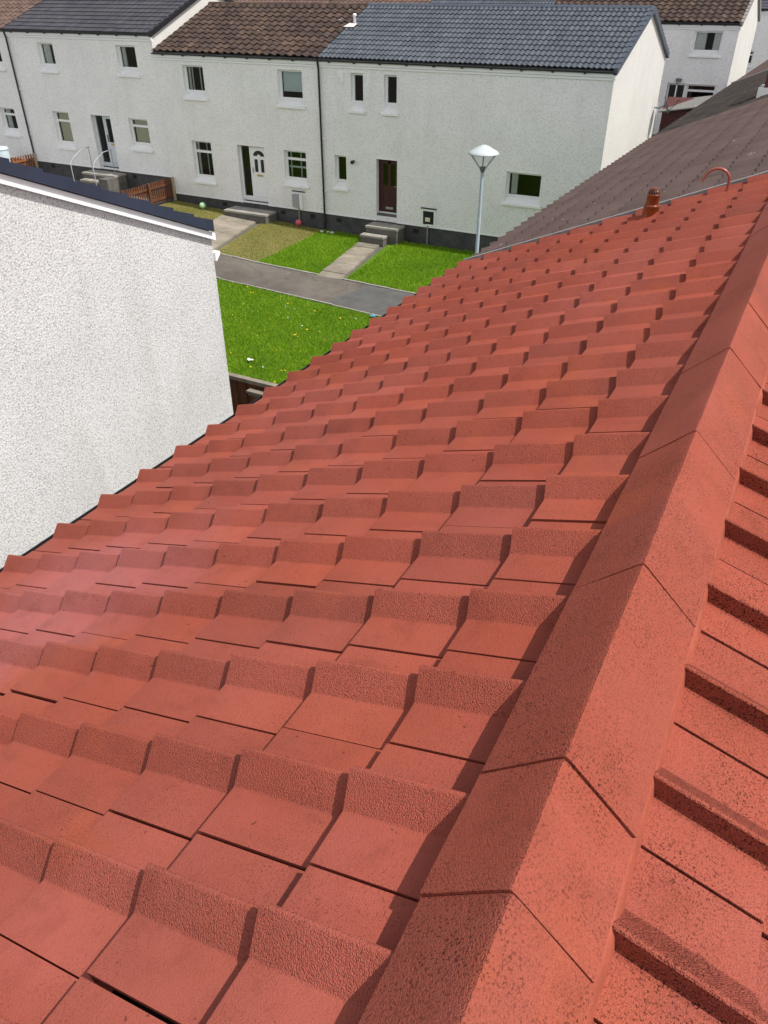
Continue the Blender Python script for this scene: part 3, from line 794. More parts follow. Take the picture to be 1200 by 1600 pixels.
def window(parent, y, x0, x1, zb, zt, transom=False, curtain=None, sill_drop=.16, nose=True, mullion=None, rv=.14):
    """opening x0..x1, zb..zt; frame set back by rv; sloping sill"""
    # frame
    fy0, fy1 = y + rv, y + rv + .06
    zf = zb + sill_drop
    fw = .07
    m = MB()
    m.box((x0, fy0, zf), (x1, fy1, zf + fw + .02)); m.box((x0, fy0, zt - fw), (x1, fy1, zt))
    m.box((x0, fy0 + .001, zf + fw + .02), (x0 + fw, fy1, zt - fw)); m.box((x1 - fw, fy0 + .001, zf + fw + .02), (x1, fy1, zt - fw))
    zsplit = None
    if transom:
        zsplit = zt - .30 * (zt - zf)
        m.box((x0 + fw, fy0 + .002, zsplit - .04), (x1 - fw, fy1, zsplit + .05))
    if mullion:
        m.box((mullion - .03, fy0 + .002, zf + fw), (mullion + .03, fy1, (zsplit or zt) - .03))
    w = m.build("window", M['white'], parent)
    gy = y + rv + .03
    bb, tt = zf + fw + .02, zt - fw
    spans = [(bb, tt)] if not transom else [(bb, zsplit - .04), (zsplit + .05, tt)]
    for a, b in spans:
        m = MB(); m.quad((x0 + fw, gy, a), (x1 - fw, gy, a), (x1 - fw, gy, b), (x0 + fw, gy, b)); m.build("pane", M['glass'], w)
    # dim room behind
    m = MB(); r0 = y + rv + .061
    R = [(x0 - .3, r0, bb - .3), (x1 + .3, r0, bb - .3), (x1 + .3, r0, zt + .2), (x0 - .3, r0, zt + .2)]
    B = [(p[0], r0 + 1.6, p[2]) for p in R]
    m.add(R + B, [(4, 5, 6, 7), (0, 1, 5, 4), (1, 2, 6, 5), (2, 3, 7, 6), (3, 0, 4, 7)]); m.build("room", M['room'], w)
    # reveals
    m = MB()
    m.quad((x0, y - .008, zb), (x0, fy0, zf), (x0, fy0, zt), (x0, y - .008, zt)); m.quad((x1, y - .008, zb), (x1, y - .008, zt), (x1, fy0, zt), (x1, fy0, zf))
    m.quad((x0, y - .008, zt), (x0, fy0, zt), (x1, fy0, zt), (x1, y - .008, zt))
    b_ = .022
    m.box((x0 - b_, y - .010, zb), (x0 - .001, y + .02, zt + b_)); m.box((x1 + .001, y - .010, zb), (x1 + b_, y + .02, zt + b_)); m.box((x0, y - .0105, zt + .001), (x1, y + .02, zt + b_))
    m.build("surround", M['white_paint'], w)
    # sill
    m = MB()
    m.prism([(fy0 + .01, zf - .0), (fy0 + .01, zf - .06), (y - .02, zb - .06), (y - .02, zb + .01)], 'x', x0 + .002, x1 - .002)
    if nose: m.prism([(y - .021, zb + .012), (y - .075, zb - .006), (y - .085, zb - .02), (y - .085, zb - .085), (y - .06, zb - .095), (y - .021, zb - .095)], 'x', x0 - .08, x1 + .08)
    m.build("sill", M['white_paint'], w)
    if curtain:
        cy = y + rv + .11
        m = MB()
        kinds = {'white': 'curtain', 'beige': 'blind', 'pale': 'paleblind'}
        for (a, b, lo, hi, cm) in curtain:
            xa, xb = x0 + fw + (x1 - x0 - 2 * fw) * a, x0 + fw + (x1 - x0 - 2 * fw) * b
            za, zb2 = bb + (tt - bb) * lo, bb + (tt - bb) * hi
            n = 24 if cm == 'white' else 1
            vs = []
            for k in range(n + 1):
                yy = cy + (.018 * math.sin(k * 1.9) if cm == 'white' else 0)
                xx = xa + (xb - xa) * k / n
                vs += [(xx, yy, za), (xx, yy, zb2)]
            mm = MB(); mm.add(vs, [(2*k, 2*k+2, 2*k+3, 2*k+1) for k in range(n)], 0, cm == 'white')
            mm.build("curtain" if cm == 'white' else "blind", M[kinds[cm]], w)
    return w

def tiled_plane(m, x0, x1, ye, ze, yr, zr, P, ncourse, fn, lift, spp=8, jit=0.0, seed=1, drop=.02):
    """roof slope from the eave (ye,ze) to the ridge (yr,zr) with profile fn(u) across X"""
    R = random.Random(seed)
    L = math.hypot(yr - ye, zr - ze); dy, dz = (yr - ye) / L, (zr - ze) / L
    ny, nz = -dz * (1 if dy > 0 else 1), dy
    if nz < 0: ny, nz = -ny, -nz
    g = L / ncourse
    nt = max(1, int(round((x1 - x0) / P))); P = (x1 - x0) / nt
    for c in range(ncourse):
        for k in range(nt):
            j = R.uniform(-1, 1) * jit; j2 = R.uniform(-1, 1) * jit
            rnd = min(1, max(0, R.gauss(.5, .22)))
            vs = []
            sA = c * g - (.03 if c else .0) + j2 * .6; sB = min(L, (c + 1) * g + .02)
            for (s, off) in ((sA, lift - drop), (sA - .002, lift), (sA + .5 * g, lift * .5), (sB, -.004)):
                for q in range(spp + 1):
                    u = q / spp
                    h = fn(u) + off + j * (1 if s < sB else .3)
                    vs.append((x0 + (k + u) * P, ye + dy * s + ny * h, ze + dz * s + nz * h))
            w = spp + 1
            m.add(vs, [(r*w+q, r*w+q+1, (r+1)*w+q+1, (r+1)*w+q) if dy > 0 else (r*w+q, (r+1)*w+q, (r+1)*w+q+1, r*w+q+1) for r in range(3) for q in range(spp)], 0, True, rnd)

def pan_s(u): return .060 * (0.5 + 0.5 * math.cos(2 * math.pi * (u - .42))) ** 1.25
def pan_r(u): return .038 * (0.5 + 0.5 * math.cos(2 * math.pi * (u - .5))) ** 0.9
def flat_p(u): return -.006 if u < .03 else 0.0

ROOFS = dict(old=('old_pantile', .34, .385, pan_s, .036, 8, .006), blue=('blue_pantile', .172, .335, pan_r, .028, 6, .001),
             flat=('flat_tile', .33, .345, flat_p, .024, 2, .0005), red=('red_pantile', .30, .37, pan_s, .026, 6, .004))
def white_house(label, x0, x1, zeave, yf, style, openings, zplinth, zground, group, depth=7.5, cast='cast', gable_right=False, gable_left=False,
                ridge_mat=None, verge=None, rise=1.48, walls=True, gutter=True, fine_back=False, overh=.10, verge_r=0.0, gable_cast='cast_cream'):
    h = thing("terraced_house", ((x0 + x1) / 2, yf + depth / 2, zground), label, "house", group)
    mt, P, g, fn, lift, spp, jit = ROOFS[style]
    ye, yr = yf - overh, yf + depth / 2
    zr = zeave + rise
    yb, zb = yf + depth + overh, zeave
    holes = [(o['x0'], o['x1'], o['zb'], o['zt']) for o in openings]
    ztop = zeave - .08
    m = MB()
    facade(m, x0, x1, zplinth, ztop, yf, holes)
    wl = m.build("wall", M[cast], h)
    m = MB(); m.quad((x1, yf + depth, zplinth), (x0, yf + depth, zplinth), (x0, yf + depth, ztop), (x1, yf + depth, ztop)); m.build("back_wall", M[cast], h)
    for gx_, sg in ((x1, 1), (x0, -1)):
        m = MB()
        pts = [(yf, zground - .1), (yf + depth, zground - .1), (yf + depth, ztop + .02), (yr, zr - .10), (yf, ztop + .02)]
        if sg > 0: pts = pts
        m.add([(gx_, p[0], p[1]) for p in pts], [tuple(range(5)) if sg > 0 else tuple(range(4, -1, -1))])
        gw = m.build("gable_wall", M[gable_cast], h)
    m = MB(); m.box((x0 + .001, yf + .03, zground - .12), (x1 - .03, yf + depth - .03, zplinth - .0)); m.build("plinth", M['plinth'], h)
    m = MB(); 
    segs = []; xs = x0
    for o in sorted(openings, key=lambda o: o['x0']):
        if o.get('low'): segs.append((xs, o['x0'])); xs = o['x1']
    segs.append((xs, x1))
    for a, b in segs:
        if b - a > .05: m.box((a + .002, yf - .02, zplinth - .012), (b - .002, yf + .028, zplinth + .022))
    m.build("bellcast_bead", M['white_paint'], h)
    # roof
    m = MB(); L = math.hypot(yr - ye, zr - zeave)
    nc = int(round(L / g))
    xr = x1 + verge_r
    tiled_plane(m, x0, xr, ye, zeave, yr, zr, P, nc, fn, lift, spp, jit, 3)
    tiled_plane(m, x0, xr, yb, zb, yr, zr, P, nc, fn, lift, max(2, spp // 2), jit, 4)
    rf = m.build("roof", M[mt], h, sharp=40)
    m = MB()
    xx = x0
    while xx < xr - .05:
        xe = min(xr, xx + .45); d = random.uniform(-.004, .004)
        prof = [(yr - .15, zr - .02 + d), (yr - .10, zr + .035 + d), (yr - .03, zr + .065 + d), (yr + .03, zr + .065 + d), (yr + .10, zr + .035 + d), (yr + .15, zr - .02 + d), (yr, zr - .05)]
        m.prism(prof, 'x', xx + .004, xe - .004); xx = xe
    m.build("ridge_capping", ridge_mat or M[mt], rf)
    if verge:
        for gx_, sg in (((x1, 1),) if gable_right else ()) + (((x0, -1),) if gable_left else ()):
            m = MB()
            for (ya, za, yb_, zb_) in ((ye - .02, zeave - .01, yr, zr), (yb + .02, zb - .01, yr, zr)):
                n = 12
                for k in range(n):
                    t0, t1 = k / n, (k + 1) / n
                    p0 = (ya + (yb_ - ya) * t0, za + (zb_ - za) * t0); p1 = (ya + (yb_ - ya) * t1, za + (zb_ - za) * t1)
                    st = .03
                    xa, xb = (gx_ - .02, gx_ + .10) if sg > 0 else (gx_ - .10, gx_ + .02)
                    m.prism([(p0[0], p0[1] - .12), (p1[0], p1[1] - .12), (p1[0], p1[1] + .035), (p0[0], p0[1] + .035 + st)], 'x', xa, xb)
            m.build("verge_trim", verge, rf)
    if gutter:
        m = MB()
        gy, gz_ = ye - .02, zeave - .045
        seg = 6; r = .056
        prof = [(gy + r*math.cos(math.pi + math.pi*k/seg), gz_ + r*math.sin(math.pi + math.pi*k/seg)) for k in range(seg + 1)]
        prof += [(gy + (r-.008)*math.cos(2*math.pi - math.pi*k/seg), gz_ + (r-.008)*math.sin(2*math.pi - math.pi*k/seg)) for k in range(seg + 1)]
        m.prism(prof, 'x', x0 + .01, x1 - .01)
        xx = x0 + .5
        while xx < x1:
            m.box((xx, gy - .03, gz_ - .085), (xx + .06, gy + .1, gz_ - .02)); xx += 1.0
        m.box((x0 + .01, gy + .055, gz_ - .03), (x1 - .01, ye + .05, zeave - .005))
        m.build("gutter", M['black'], h)
        m = MB(); m.box((x0 + .004, yf - .075, zeave - .20), (x1 - .004, yf - .055, zeave - .05)); m.box((x0 + .004, yf - .056, zeave - .20), (x1 - .004, yf - .001, zeave - .185))
        m.box((x0 + .004, yf - .045, zeave - .275), (x1 - .004, yf - .002, zeave - .212))
        if gable_right: m.box((x1 - .003, yf - .12, zeave - .21), (x1 + .05, yf + .0, zeave - .08)); m.box((x1 - .003, yf - .06, zeave - .285), (x1 + .05, yf + .0, zeave - .215))
        m.build("fascia", M['white'], h)
    for o in openings:
        k = o['k']
        if k == 'win':
            window(h, yf, o['x0'], o['x1'], o['zb'], o['zt'], o.get('tr', False), o.get('cur'), o.get('sd', .16), mullion=o.get('mul'))
        elif k == 'door':
            o['build'](h, yf, o)
        elif k == 'hole':
            pass
    return h
def surround(w, y, x0, x1, zb, zt, rv):
    m = MB()
    m.quad((x0, y - .008, zb), (x0, y + rv, zb), (x0, y + rv, zt), (x0, y - .008, zt)); m.quad((x1, y - .008, zb), (x1, y - .008, zt), (x1, y + rv, zt), (x1, y + rv, zb))
    m.quad((x0, y - .008, zt), (x0, y + rv, zt), (x1, y + rv, zt), (x1, y - .008, zt))
    b_ = .03
    m.box((x0 - b_, y - .0105, zb), (x0 - .001, y + .02, zt + b_)); m.box((x1 + .001, y - .0105, zb), (x1 + b_, y + .02, zt + b_)); m.box((x0, y - .011, zt + .001), (x1, y + .02, zt + b_))
    return m.build("surround", M['white_paint'], w)
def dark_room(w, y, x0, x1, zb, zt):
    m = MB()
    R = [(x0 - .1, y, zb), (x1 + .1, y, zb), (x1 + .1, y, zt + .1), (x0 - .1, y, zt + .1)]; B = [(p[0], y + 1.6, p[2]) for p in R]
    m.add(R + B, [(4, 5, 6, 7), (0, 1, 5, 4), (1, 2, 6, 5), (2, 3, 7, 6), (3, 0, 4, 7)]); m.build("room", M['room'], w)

def panel_ring(m, x0, x1, z0, z1, y, w=.012, d=.008, mat=0):
    m.box((x0, y - d, z0), (x1, y, z0 + w), mat); m.box((x0, y - d, z1 - w), (x1, y, z1), mat)
    m.box((x0, y - d, z0 + w), (x0 + w, y, z1 - w), mat); m.box((x1 - w, y - d, z0 + w), (x1, y, z1 - w), mat)

def white_door(h, y, o):
    x0, x1, zb, zt = o['x0'], o['x1'], o['zb'], o['zt']
    rv = .17; fy = y + rv
    zs = zb + .17                      # pale threshold board below the leaf
    m = MB()
    xs = x0 + .47                      # side light | leaf
    for (a, b) in ((x0, x0 + .05), (xs - .03, xs + .03), (x1 - .05, x1)): m.box((a, fy, zs), (b, fy + .07, zt - .05))
    m.box((x0, fy, zt - .05), (x1, fy + .07, zt)); m.box((x0, fy - .01, zb), (x1, fy + .07, zs))
    fr = m.build("door_frame", M['white'], h)
    m = MB(); m.quad((x0 + .05, fy + .03, zs), (xs - .03, fy + .03, zs), (xs - .03, fy + .03, zt - .05), (x0 + .05, fy + .03, zt - .05)); m.build("pane", M['glass'], fr)
    surround(fr, y, x0, x1, zb - .1, zt, rv)
    dark_room(fr, fy + .075, x0, x1, zb, zt)
    a, b = xs + .03, x1 - .05
    zs2, zt2 = zs + .01, zt - .06
    m = MB(); m.box((a, fy + .01, zs2), (b, fy + .05, zt2))
    cx = (a + b) / 2
    panel_ring(m, a + .12, b - .12, zs2 + .14, zs2 + .72, fy + .01)
    panel_ring(m, cx - .24, cx - .05, zs2 + .88, zs2 + 1.42, fy + .01); panel_ring(m, cx + .05, cx + .24, zs2 + .88, zs2 + 1.42, fy + .01)
    d = m.build("door", M['white'], h)
    for (p, q) in ((cx - .215, cx - .075), (cx + .075, cx + .215)):
        m = MB(); m.box((p, fy - .001, zs2 + .92), (q, fy + .009, zs2 + 1.38)); m.build("pane", M['black'], d)
    m = MB()
    arc = [(cx + .26 * math.cos(math.pi * k / 14), zs2 + 1.50 + .20 * math.sin(math.pi * k / 14)) for k in range(15)]
    inn = [(cx + .085 * math.cos(math.pi - math.pi * k / 8), zs2 + 1.50 + .07 * math.sin(math.pi - math.pi * k / 8)) for k in range(9)]
    n1, n2 = len(arc), len(inn)
    poly = arc + inn
    m.prism(poly, 'y', fy - .001, fy + .009); m.build("fanlight_pane", M['black'], d)
    m = MB(); m.box((cx - .14, fy - .006, zs2 + .76), (cx + .14, fy + .009, zs2 + .83)); m.build("letterbox", M['brass'], d)
    m = MB(); m.box((a + .04, fy - .01, zs2 + .86), (a + .07, fy + .009, zs2 + 1.08)); m.tube([(a + .055, fy - .012, zs2 + 1.0), (a + .055, fy - .04, zs2 + 1.0), (a + .16, fy - .04, zs2 + 1.0)], .009, 8); m.build("handle", M['steel'], d)

def maroon_door(h, y, o):
    x0, x1, zb, zt = o['x0'], o['x1'], o['zb'], o['zt']
    rv = .18; fy = y + rv; zs = zb + .10
    m = MB(); m.box((x0, fy, zs), (x0 + .07, fy + .07, zt)); m.box((x1 - .05, fy, zs), (x1, fy + .07, zt)); m.box((x0 + .07, fy, zt - .06), (x1 - .05, fy + .07, zt))
    fr = m.build("door_frame", M['maroon'], h)
    surround(fr, y, x0, x1, zb - .1, zt, rv); dark_room(fr, fy + .08, x0, x1, zb, zt)
    a, b = x0 + .07, x1 - .05; za, zc = zs + .02, zt - .06
    zm = za + .52 * (zc - za)
    m = MB(); m.box((a, fy + .012, za), (b, fy + .055, zm))
    g1, g2 = a + .12, b - .12; mid = (a + b) / 2
    for (p, q) in ((a, g1), (mid - .05, mid + .05), (g2, b)): m.box((p, fy + .012, zm), (q, fy + .055, zc))
    m.box((g1, fy + .012, zc - .1), (g2, fy + .055, zc))
    panel_ring(m, a + .1, mid - .04, za + .24, zm - .08, fy + .012); panel_ring(m, mid + .04, b - .1, za + .24, zm - .08, fy + .012)
    d = m.build("door", M['maroon'], h)
    for (p, q) in ((g1, mid - .05), (mid + .05, g2)):
        m = MB(); m.quad((p, fy + .03, zm), (q, fy + .03, zm), (q, fy + .03, zc - .1), (p, fy + .03, zc - .1)); m.build("pane", M['glass'], d)
    m = MB(); m.box((mid - .14, fy - .004, za + .10), (mid + .16, fy + .011, za + .18)); m.build("letterbox", M['steel'], d)
    m = MB(); m.tube([(b - .05, fy + .012, zm), (b - .05, fy - .04, zm), (b - .14, fy - .04, zm)], .01, 8); m.build("handle", M['steel'], d)
    m = MB(); m.box((x0 + .01, fy - .03, zs - .03), (x1 - .01, fy + .06, zs + .015)); m.build("threshold", M['white'], d)
    m = MB(); m.box((x0 + .002, y + .02, zb - .25), (x1 - .002, fy + .06, zs - .032)); m.build("door_step", M['concrete_dark'], h)

def glazed_door(h, y, o):
    x0, x1, zb, zt = o['x0'], o['x1'], o['zb'], o['zt']
    rv = .20; fy = y + rv; zs = zb + .16
    xs = x0 + .50
    m = MB()
    for (p, q) in ((x0, x0 + .05), (xs - .04, xs + .04), (x1 - .05, x1)): m.box((p, fy, zs), (q, fy + .07, zt - .05))
    m.box((x0, fy, zt - .05), (x1, fy + .07, zt)); m.box((x0, fy - .01, zb), (x1, fy + .07, zs))
    fr = m.build("door_frame", M['tub_frame'], h)
    m = MB(); m.quad((x0 + .05, fy + .03, zs), (xs - .04, fy + .03, zs), (xs - .04, fy + .03, zt - .05), (x0 + .05, fy + .03, zt - .05)); m.build("pane", M['glass'], fr)
    surround(fr, y, x0, x1, zb - .05, zt, rv); dark_room(fr, fy + .08, x0, x1, zb, zt)
    a, b = xs + .04, x1 - .05; za, zc = zs + .01, zt - .06; zm = za + .45 * (zc - za)
    m = MB(); m.box((a, fy + .01, za), (b, fy + .05, zm)); m.box((a, fy + .01, zm), (a + .08, fy + .05, zc)); m.box((b - .08, fy + .01, zm), (b, fy + .05, zc)); m.box((a + .08, fy + .01, zc - .08), (b - .08, fy + .05, zc))
    panel_ring(m, a + .08, b - .08, za + .12, zm - .15, fy + .01)
    d = m.build("door", M['tub_frame'], h)
    m = MB(); m.quad((a + .08, fy + .03, zm), (b - .08, fy + .03, zm), (b - .08, fy + .03, zc - .08), (a + .08, fy + .03, zc - .08)); m.build("pane", M['glass'], d)
    m = MB(); m.box((a + .16, fy - .004, zm - .11), (b - .1, fy + .009, zm - .04)); m.build("letterbox", M['brass'], d)
    m = MB(); m.box((a + .02, fy - .01, zm + .02), (a + .055, fy + .009, zm + .28)); m.build("handle", M['black'], d)
M['tub_frame'] = plain("pale_blue_grey_upvc", (0.62, 0.67, 0.72), 0.35, 0.05)

def W(x0, x1, zt, zb, **k): return dict(k='win', x0=x0, x1=x1, zb=zb, zt=zt, **k)
G = "white terraced houses across the garden"
# house with the maroon door
R_open = [W(-15.17, -14.68, -2.36, -3.50, sd=.20), W(-13.86, -13.37, -2.36, -3.50, sd=.20), W(-15.93, -15.44, -5.01, -6.15, sd=.20),
          W(-9.20, -7.97, -5.0, -5.97, cur=[(.04, .24, 0, 1, 'white')]),
          dict(k='door', x0=-14.18, x1=-13.33, zb=-6.95, zt=-5.01, build=maroon_door, low=True)]
houseR = white_house("white roughcast end house with a maroon door under a blue-grey pantile roof", -16.5, -6.10, -1.95, FY, 'blue', R_open, -7.13, -7.73, G,
                     gable_right=True, verge=M['slate_verge'], ridge_mat=M['slate_verge'])
M_open = [W(-22.66, -21.66, -2.36, -3.46, cur=[(.0, .12, 0, 1, 'white'), (.2, .26, 0, 1, 'white'), (.64, .70, 0, 1, 'white')]),
          W(-18.24, -17.19, -2.36, -3.50, cur=[(0, 1, .22, 1, 'pale')]),
          W(-22.68, -21.7, -4.99, -6.52, tr=True, cur=[(0, .12, 0, 1, 'white'), (.55, .6, 0, 1, 'white')]),
          W(-18.2, -17.2, -5.01, -6.22, tr=True, cur=[(0, 1, .36, .44, 'pale'), (.08, .14, 0, 1, 'white'), (.6, .66, 0, 1, 'white')]),
          dict(k='door', x0=-20.4, x1=-19.1, zb=-7.05, zt=-4.99, build=white_door, low=True)]
houseM = white_house("white roughcast middle house with a white panelled door under a mottled brown pantile roof", -24.0, -16.505, -1.95, FY, 'old', M_open, -7.12, -7.6, G)
L_open = [W(-30.38, -29.47, -1.81, -2.82, cur=[(.0, .5, 0, 1, 'white')]), W(-25.94, -24.93, -1.79, -2.80, cur=[(0, .22, 0, 1, 'white')]),
          W(-30.36, -29.39, -4.36, -5.80, tr=True, cur=[(.03, 1, 0, 1, 'beige')]), W(-25.93, -24.89, -4.38, -5.54, tr=True, cur=[(.03, 1, 0, 1, 'beige')]),
          dict(k='door', x0=-28.07, x1=-26.95, zb=-6.42, zt=-4.38, build=glazed_door, low=True)]
houseL = white_house("taller white roughcast house with stepped entrance and dark flat-tiled roof", -32.2, -24.005, -1.36, FY, 'flat', L_open, -6.50, -7.35, G,
                     gable_right=True, verge=M['black'])
LL_open = [W(-33.75, -32.8, -4.40, -5.50, tr=True, cur=[(.0, .35, 0, 1, 'white')]), W(-33.6, -32.75, -1.85, -2.85)]
houseLL = white_house("white roughcast house at the left edge with a reddish-brown pantile roof", -40.0, -32.205, -1.36, FY, 'red', LL_open, -6.5, -7.1, G)
# row of houses behind
GB = "white houses in the row behind"
Bz = -6.3
B1 = [W(-6.72, -5.48, -1.55, -2.50, cur=[(0, .42, 0, 1, 'white'), (.72, 1, 0, 1, 'white')], sd=.12),
      W(-6.62, -5.30, -3.68, -4.7, tr=True, sd=.1), dict(k='hole', x0=-7.50, x1=-6.66, zb=-5.75, zt=-3.66, low=True)]
hb1 = white_house("white end house behind the cream gable with a glazed back door and brown pantile roof", -14.0, -4.83, -1.22, 43.0, 'old', B1, -5.9, Bz, GB, depth=7.0, gable_right=True, verge=M['lead'])
# its glazed back door
y = 43.0; m = MB()
for (p, q) in ((-7.50, -7.42), (-7.12, -7.06), (-6.74, -6.66)): m.box((p, y + .1, -5.75), (q, y + .16, -3.66))
m.box((-7.42, y + .1, -3.74), (-6.74, y + .16, -3.66)); m.box((-7.42, y + .1, -5.75), (-6.74, y + .16, -5.0))
bd = m.build("door", M['white'], hb1)
m = MB(); m.quad((-7.42, y + .13, -5.0), (-6.74, y + .13, -5.0), (-6.74, y + .13, -3.74), (-7.42, y + .13, -3.74)); m.build("pane", M['glass'], bd)
dark_room(bd, y + .17, -7.5, -6.66, -5.75, -3.66)
m = MB(); m.box((-7.15, 42.9, -3.60), (-6.90, 42.999, -3.46)); m.build("door_lamp", M['lamp_dark'], hb1)
white_house("house behind with a blue-grey pantile roof, seen over the near ridge", -20.9, -14.005, -1.22, 43.0, 'blue', [], -5.9, Bz, GB, depth=7.0)
white_house("house behind with a reddish pantile roof, seen over the long blue-grey roof's left end", -27.2, -20.905, -1.22, 43.0, 'red', [], -5.9, Bz, GB, depth=7.0)
white_house("house behind with a pale brown pantile roof, seen over the mottled brown roof", -40.0, -27.205, -1.20, 43.0, 'red', [], -5.9, Bz, GB, depth=7.0)
hf = white_house("farthest white house at the top right corner under a dark flat-tiled roof", -5.95, 4.0, -0.93, 58.0, 'flat',
                 [W(-5.76, -5.40, -3.06, -3.85, tr=True, sd=.06), W(-3.6, -2.5, -3.06, -3.9, sd=.1)], -5.9, Bz, GB, depth=7.0)

# skewed white copings etc. on the taller house
def air_brick(h, x, z, y=FY):
    m = MB(); m.box((x - .11, y + .018, z - .07), (x + .11, y + .05, z + .07))
    for k in range(3): m.box((x - .10, y + .012, z - .055 + k * .045), (x + .10, y + .018, z - .04 + k * .045), 0)
    m.build("air_brick", M['vent_dark'], h)
for x, z in ((-12.55, -7.33), (-15.85, -7.33), (-9.3, -7.34)): air_brick(houseR, x, z)
for x, z in ((-18.44, -7.31), (-17.05, -7.31), (-21.35, -7.30)): air_brick(houseM, x, z)
for x, z in ((-31.1, -6.66), (-26.15, -6.68)): air_brick(houseL, x, z)

def meter_box(h, x0, x1, zt, zb, open_front):
    y = FY
    m = MB()
    m.box((x0, y - .02, zb), (x0 + .05, y + .0, zt)); m.box((x1 - .06, y - .02, zb), (x1, y + .0, zt)); m.box((x0 + .05, y - .02, zb), (x1 - .06, y + .0, zb + .05)); m.box((x0 + .05, y - .02, zt - .08), (x1 - .06, y + .0, zt))
    b = m.build("meter_box", M['white_paint'], h)
    m = MB(); m.box((x0 + .05, y - .004, zb + .05), (x1 - .06, y + .03, zt - .08)); m.build("recess", M['vent_dark'] if open_front else M['white'], b)
    m = MB(); m.box((x0 - .03, y - .05, zt), (x1 + .03, y + .0, zt + .035)); m.build("hood", M['black'], b)
    if open_front:
        m = MB(); m.box((x0 + .14, y - .018, zb + .14), (x0 + .33, y - .005, zb + .28)); m.build("meter", M['blind'], b)
        m = MB(); m.lathe([(.0, .0), (.045, .0), (.045, .06), (.0, .06)], (x0 + .13, y - .03, zb + .06), 14); m.build("dial", M['black'], b)
    else:
        m = MB(); m.box((x0 + .02, y - .14, zb + .03), (x1 - .17, y - .021, zt - .09)); m.build("cabinet", M['steel'], b)
        m = MB(); m.box((x1 - .13, y - .19, zb + .0), (x1 - .07, y - .021, zt - .04)); m.build("lid", M['white'], b)
    xc_ = (x0 + x1) / 2 - .02
    m = MB(); m.tube([(xc_, y - .03, zb), (xc_, y - .03, -7.75)], .025, 10); m.build("conduit", M['kerb'], b)
meter_box(houseR, -12.30, -11.76, -6.50, -7.08, True)
meter_box(houseM, -17.88, -17.36, -6.46, -7.05, False)

def downpipe(h, x, zt, zb, clips):
    m = MB(); m.tube([(x, FY - .12, zt), (x, FY - .10, zt - .12), (x, FY - .065, zt - .28), (x, FY - .06, zb)], .036, 12)
    for z in clips: m.tube([(x, FY - .06, z - .02), (x, FY - .06, z + .02)], .045, 12)
    d = m.build("downpipe", M['black'], h)
    for z in clips:
        m = MB(); m.box((x + .05, FY - .075, z - .02), (x + .17, FY - .045, z + .015)); m.build("clip", M['white'], d)
downpipe(houseR, -16.44, -2.0, -7.7, (-4.5, -6.3))
downpipe(houseL, -32.1, -1.4, -7.0, (-3.6, -5.4))
# small fittings on the maroon-door house
m = MB(); m.box((-15.66, FY - .07, -2.50), (-15.46, FY - .001, -2.34)); m.box((-15.54, FY - .072, -2.66), (-15.46, FY - .001, -2.50)); m.build("alarm_box", M['white'], houseR)
m = MB(); m.tube([(-15.12, FY - .001, -5.17), (-15.12, FY - .14, -5.19)], [.05, .065], 14); m.build("wall_lamp", M['black'], houseR)
# pipe vent on the blue roof
vx, vy, vz = -16.28, 28.28, -1.03
vp2 = thing("roof_vent", (vx, vy, vz), "short white vent pipe with white flashing beside the blue-grey roof's left edge", "roof vent")
m = MB(); m.lathe([(.05, -.05), (.05, .24), (.068, .25), (.068, .30), (.045, .33), (.0, .335)], (vx, vy, vz), 16); m.build("pipe", M['white_paint'], vp2)
p_ = math.atan2(1.48, 4.0)
m = MB()
for (a, b) in (((-.32, -.30), (.25, -.05)),):
    c_, s_ = math.cos(p_), math.sin(p_)
    def RQ(x, t, h=.06): return (vx + x, vy + t * c_ - h * s_, vz + t * s_ + h * c_)
    m.add([RQ(-.28, -.36), RQ(.16, -.36), RQ(.16, -.08), RQ(-.08, -.06), RQ(-.18, .0)], [(0, 1, 2, 3, 4)])
m.build("flashing", M['stone_white'], vp2)

# satellite dish on the sunlit gable
dx_, dy_, dz_ = -5.70, 33.0, -3.55
sd = thing("satellite_dish", (-6.1, dy_, dz_), "dark grey satellite dish on the cream gable's far corner", "satellite dish")
m = MB()
rings = []; ax = Vector((.88, .30, .38)).normalized(); e1 = ax.cross(Vector((0, 0, 1))).normalized(); e2 = ax.cross(e1)
for r in (0, .08, .16, .24, .29):
    rings.append([Vector((dx_, dy_, dz_)) + ax * (r * r * .55) + e1 * r * math.cos(t * math.pi / 10) + e2 * 1.1 * r * math.sin(t * math.pi / 10) for t in range(20)])
vs = [q for r in rings for q in r]
m.add(vs, [(i*20+k, i*20+(k+1) % 20, (i+1)*20+(k+1) % 20, (i+1)*20+k) for i in range(4) for k in range(20)], 0, True)
m.build("reflector", M['dish'], sd)
m = MB(); m.tube([(-6.1, dy_ + .05, dz_ - .1), (-5.9, dy_ + .03, dz_ - .1), (dx_, dy_ + .01, dz_)], .02, 8); m.build("bracket", M['dish'], sd)
e = Vector((dx_, dy_, dz_)) + ax * .42
m = MB(); m.tube([Vector((dx_, dy_, dz_ - .29)), e - Vector((0, 0, .1)), e], .013, 8); m.tube([e, e + ax * .08], .03, 10); m.build("feed_arm", M['dish'], sd)

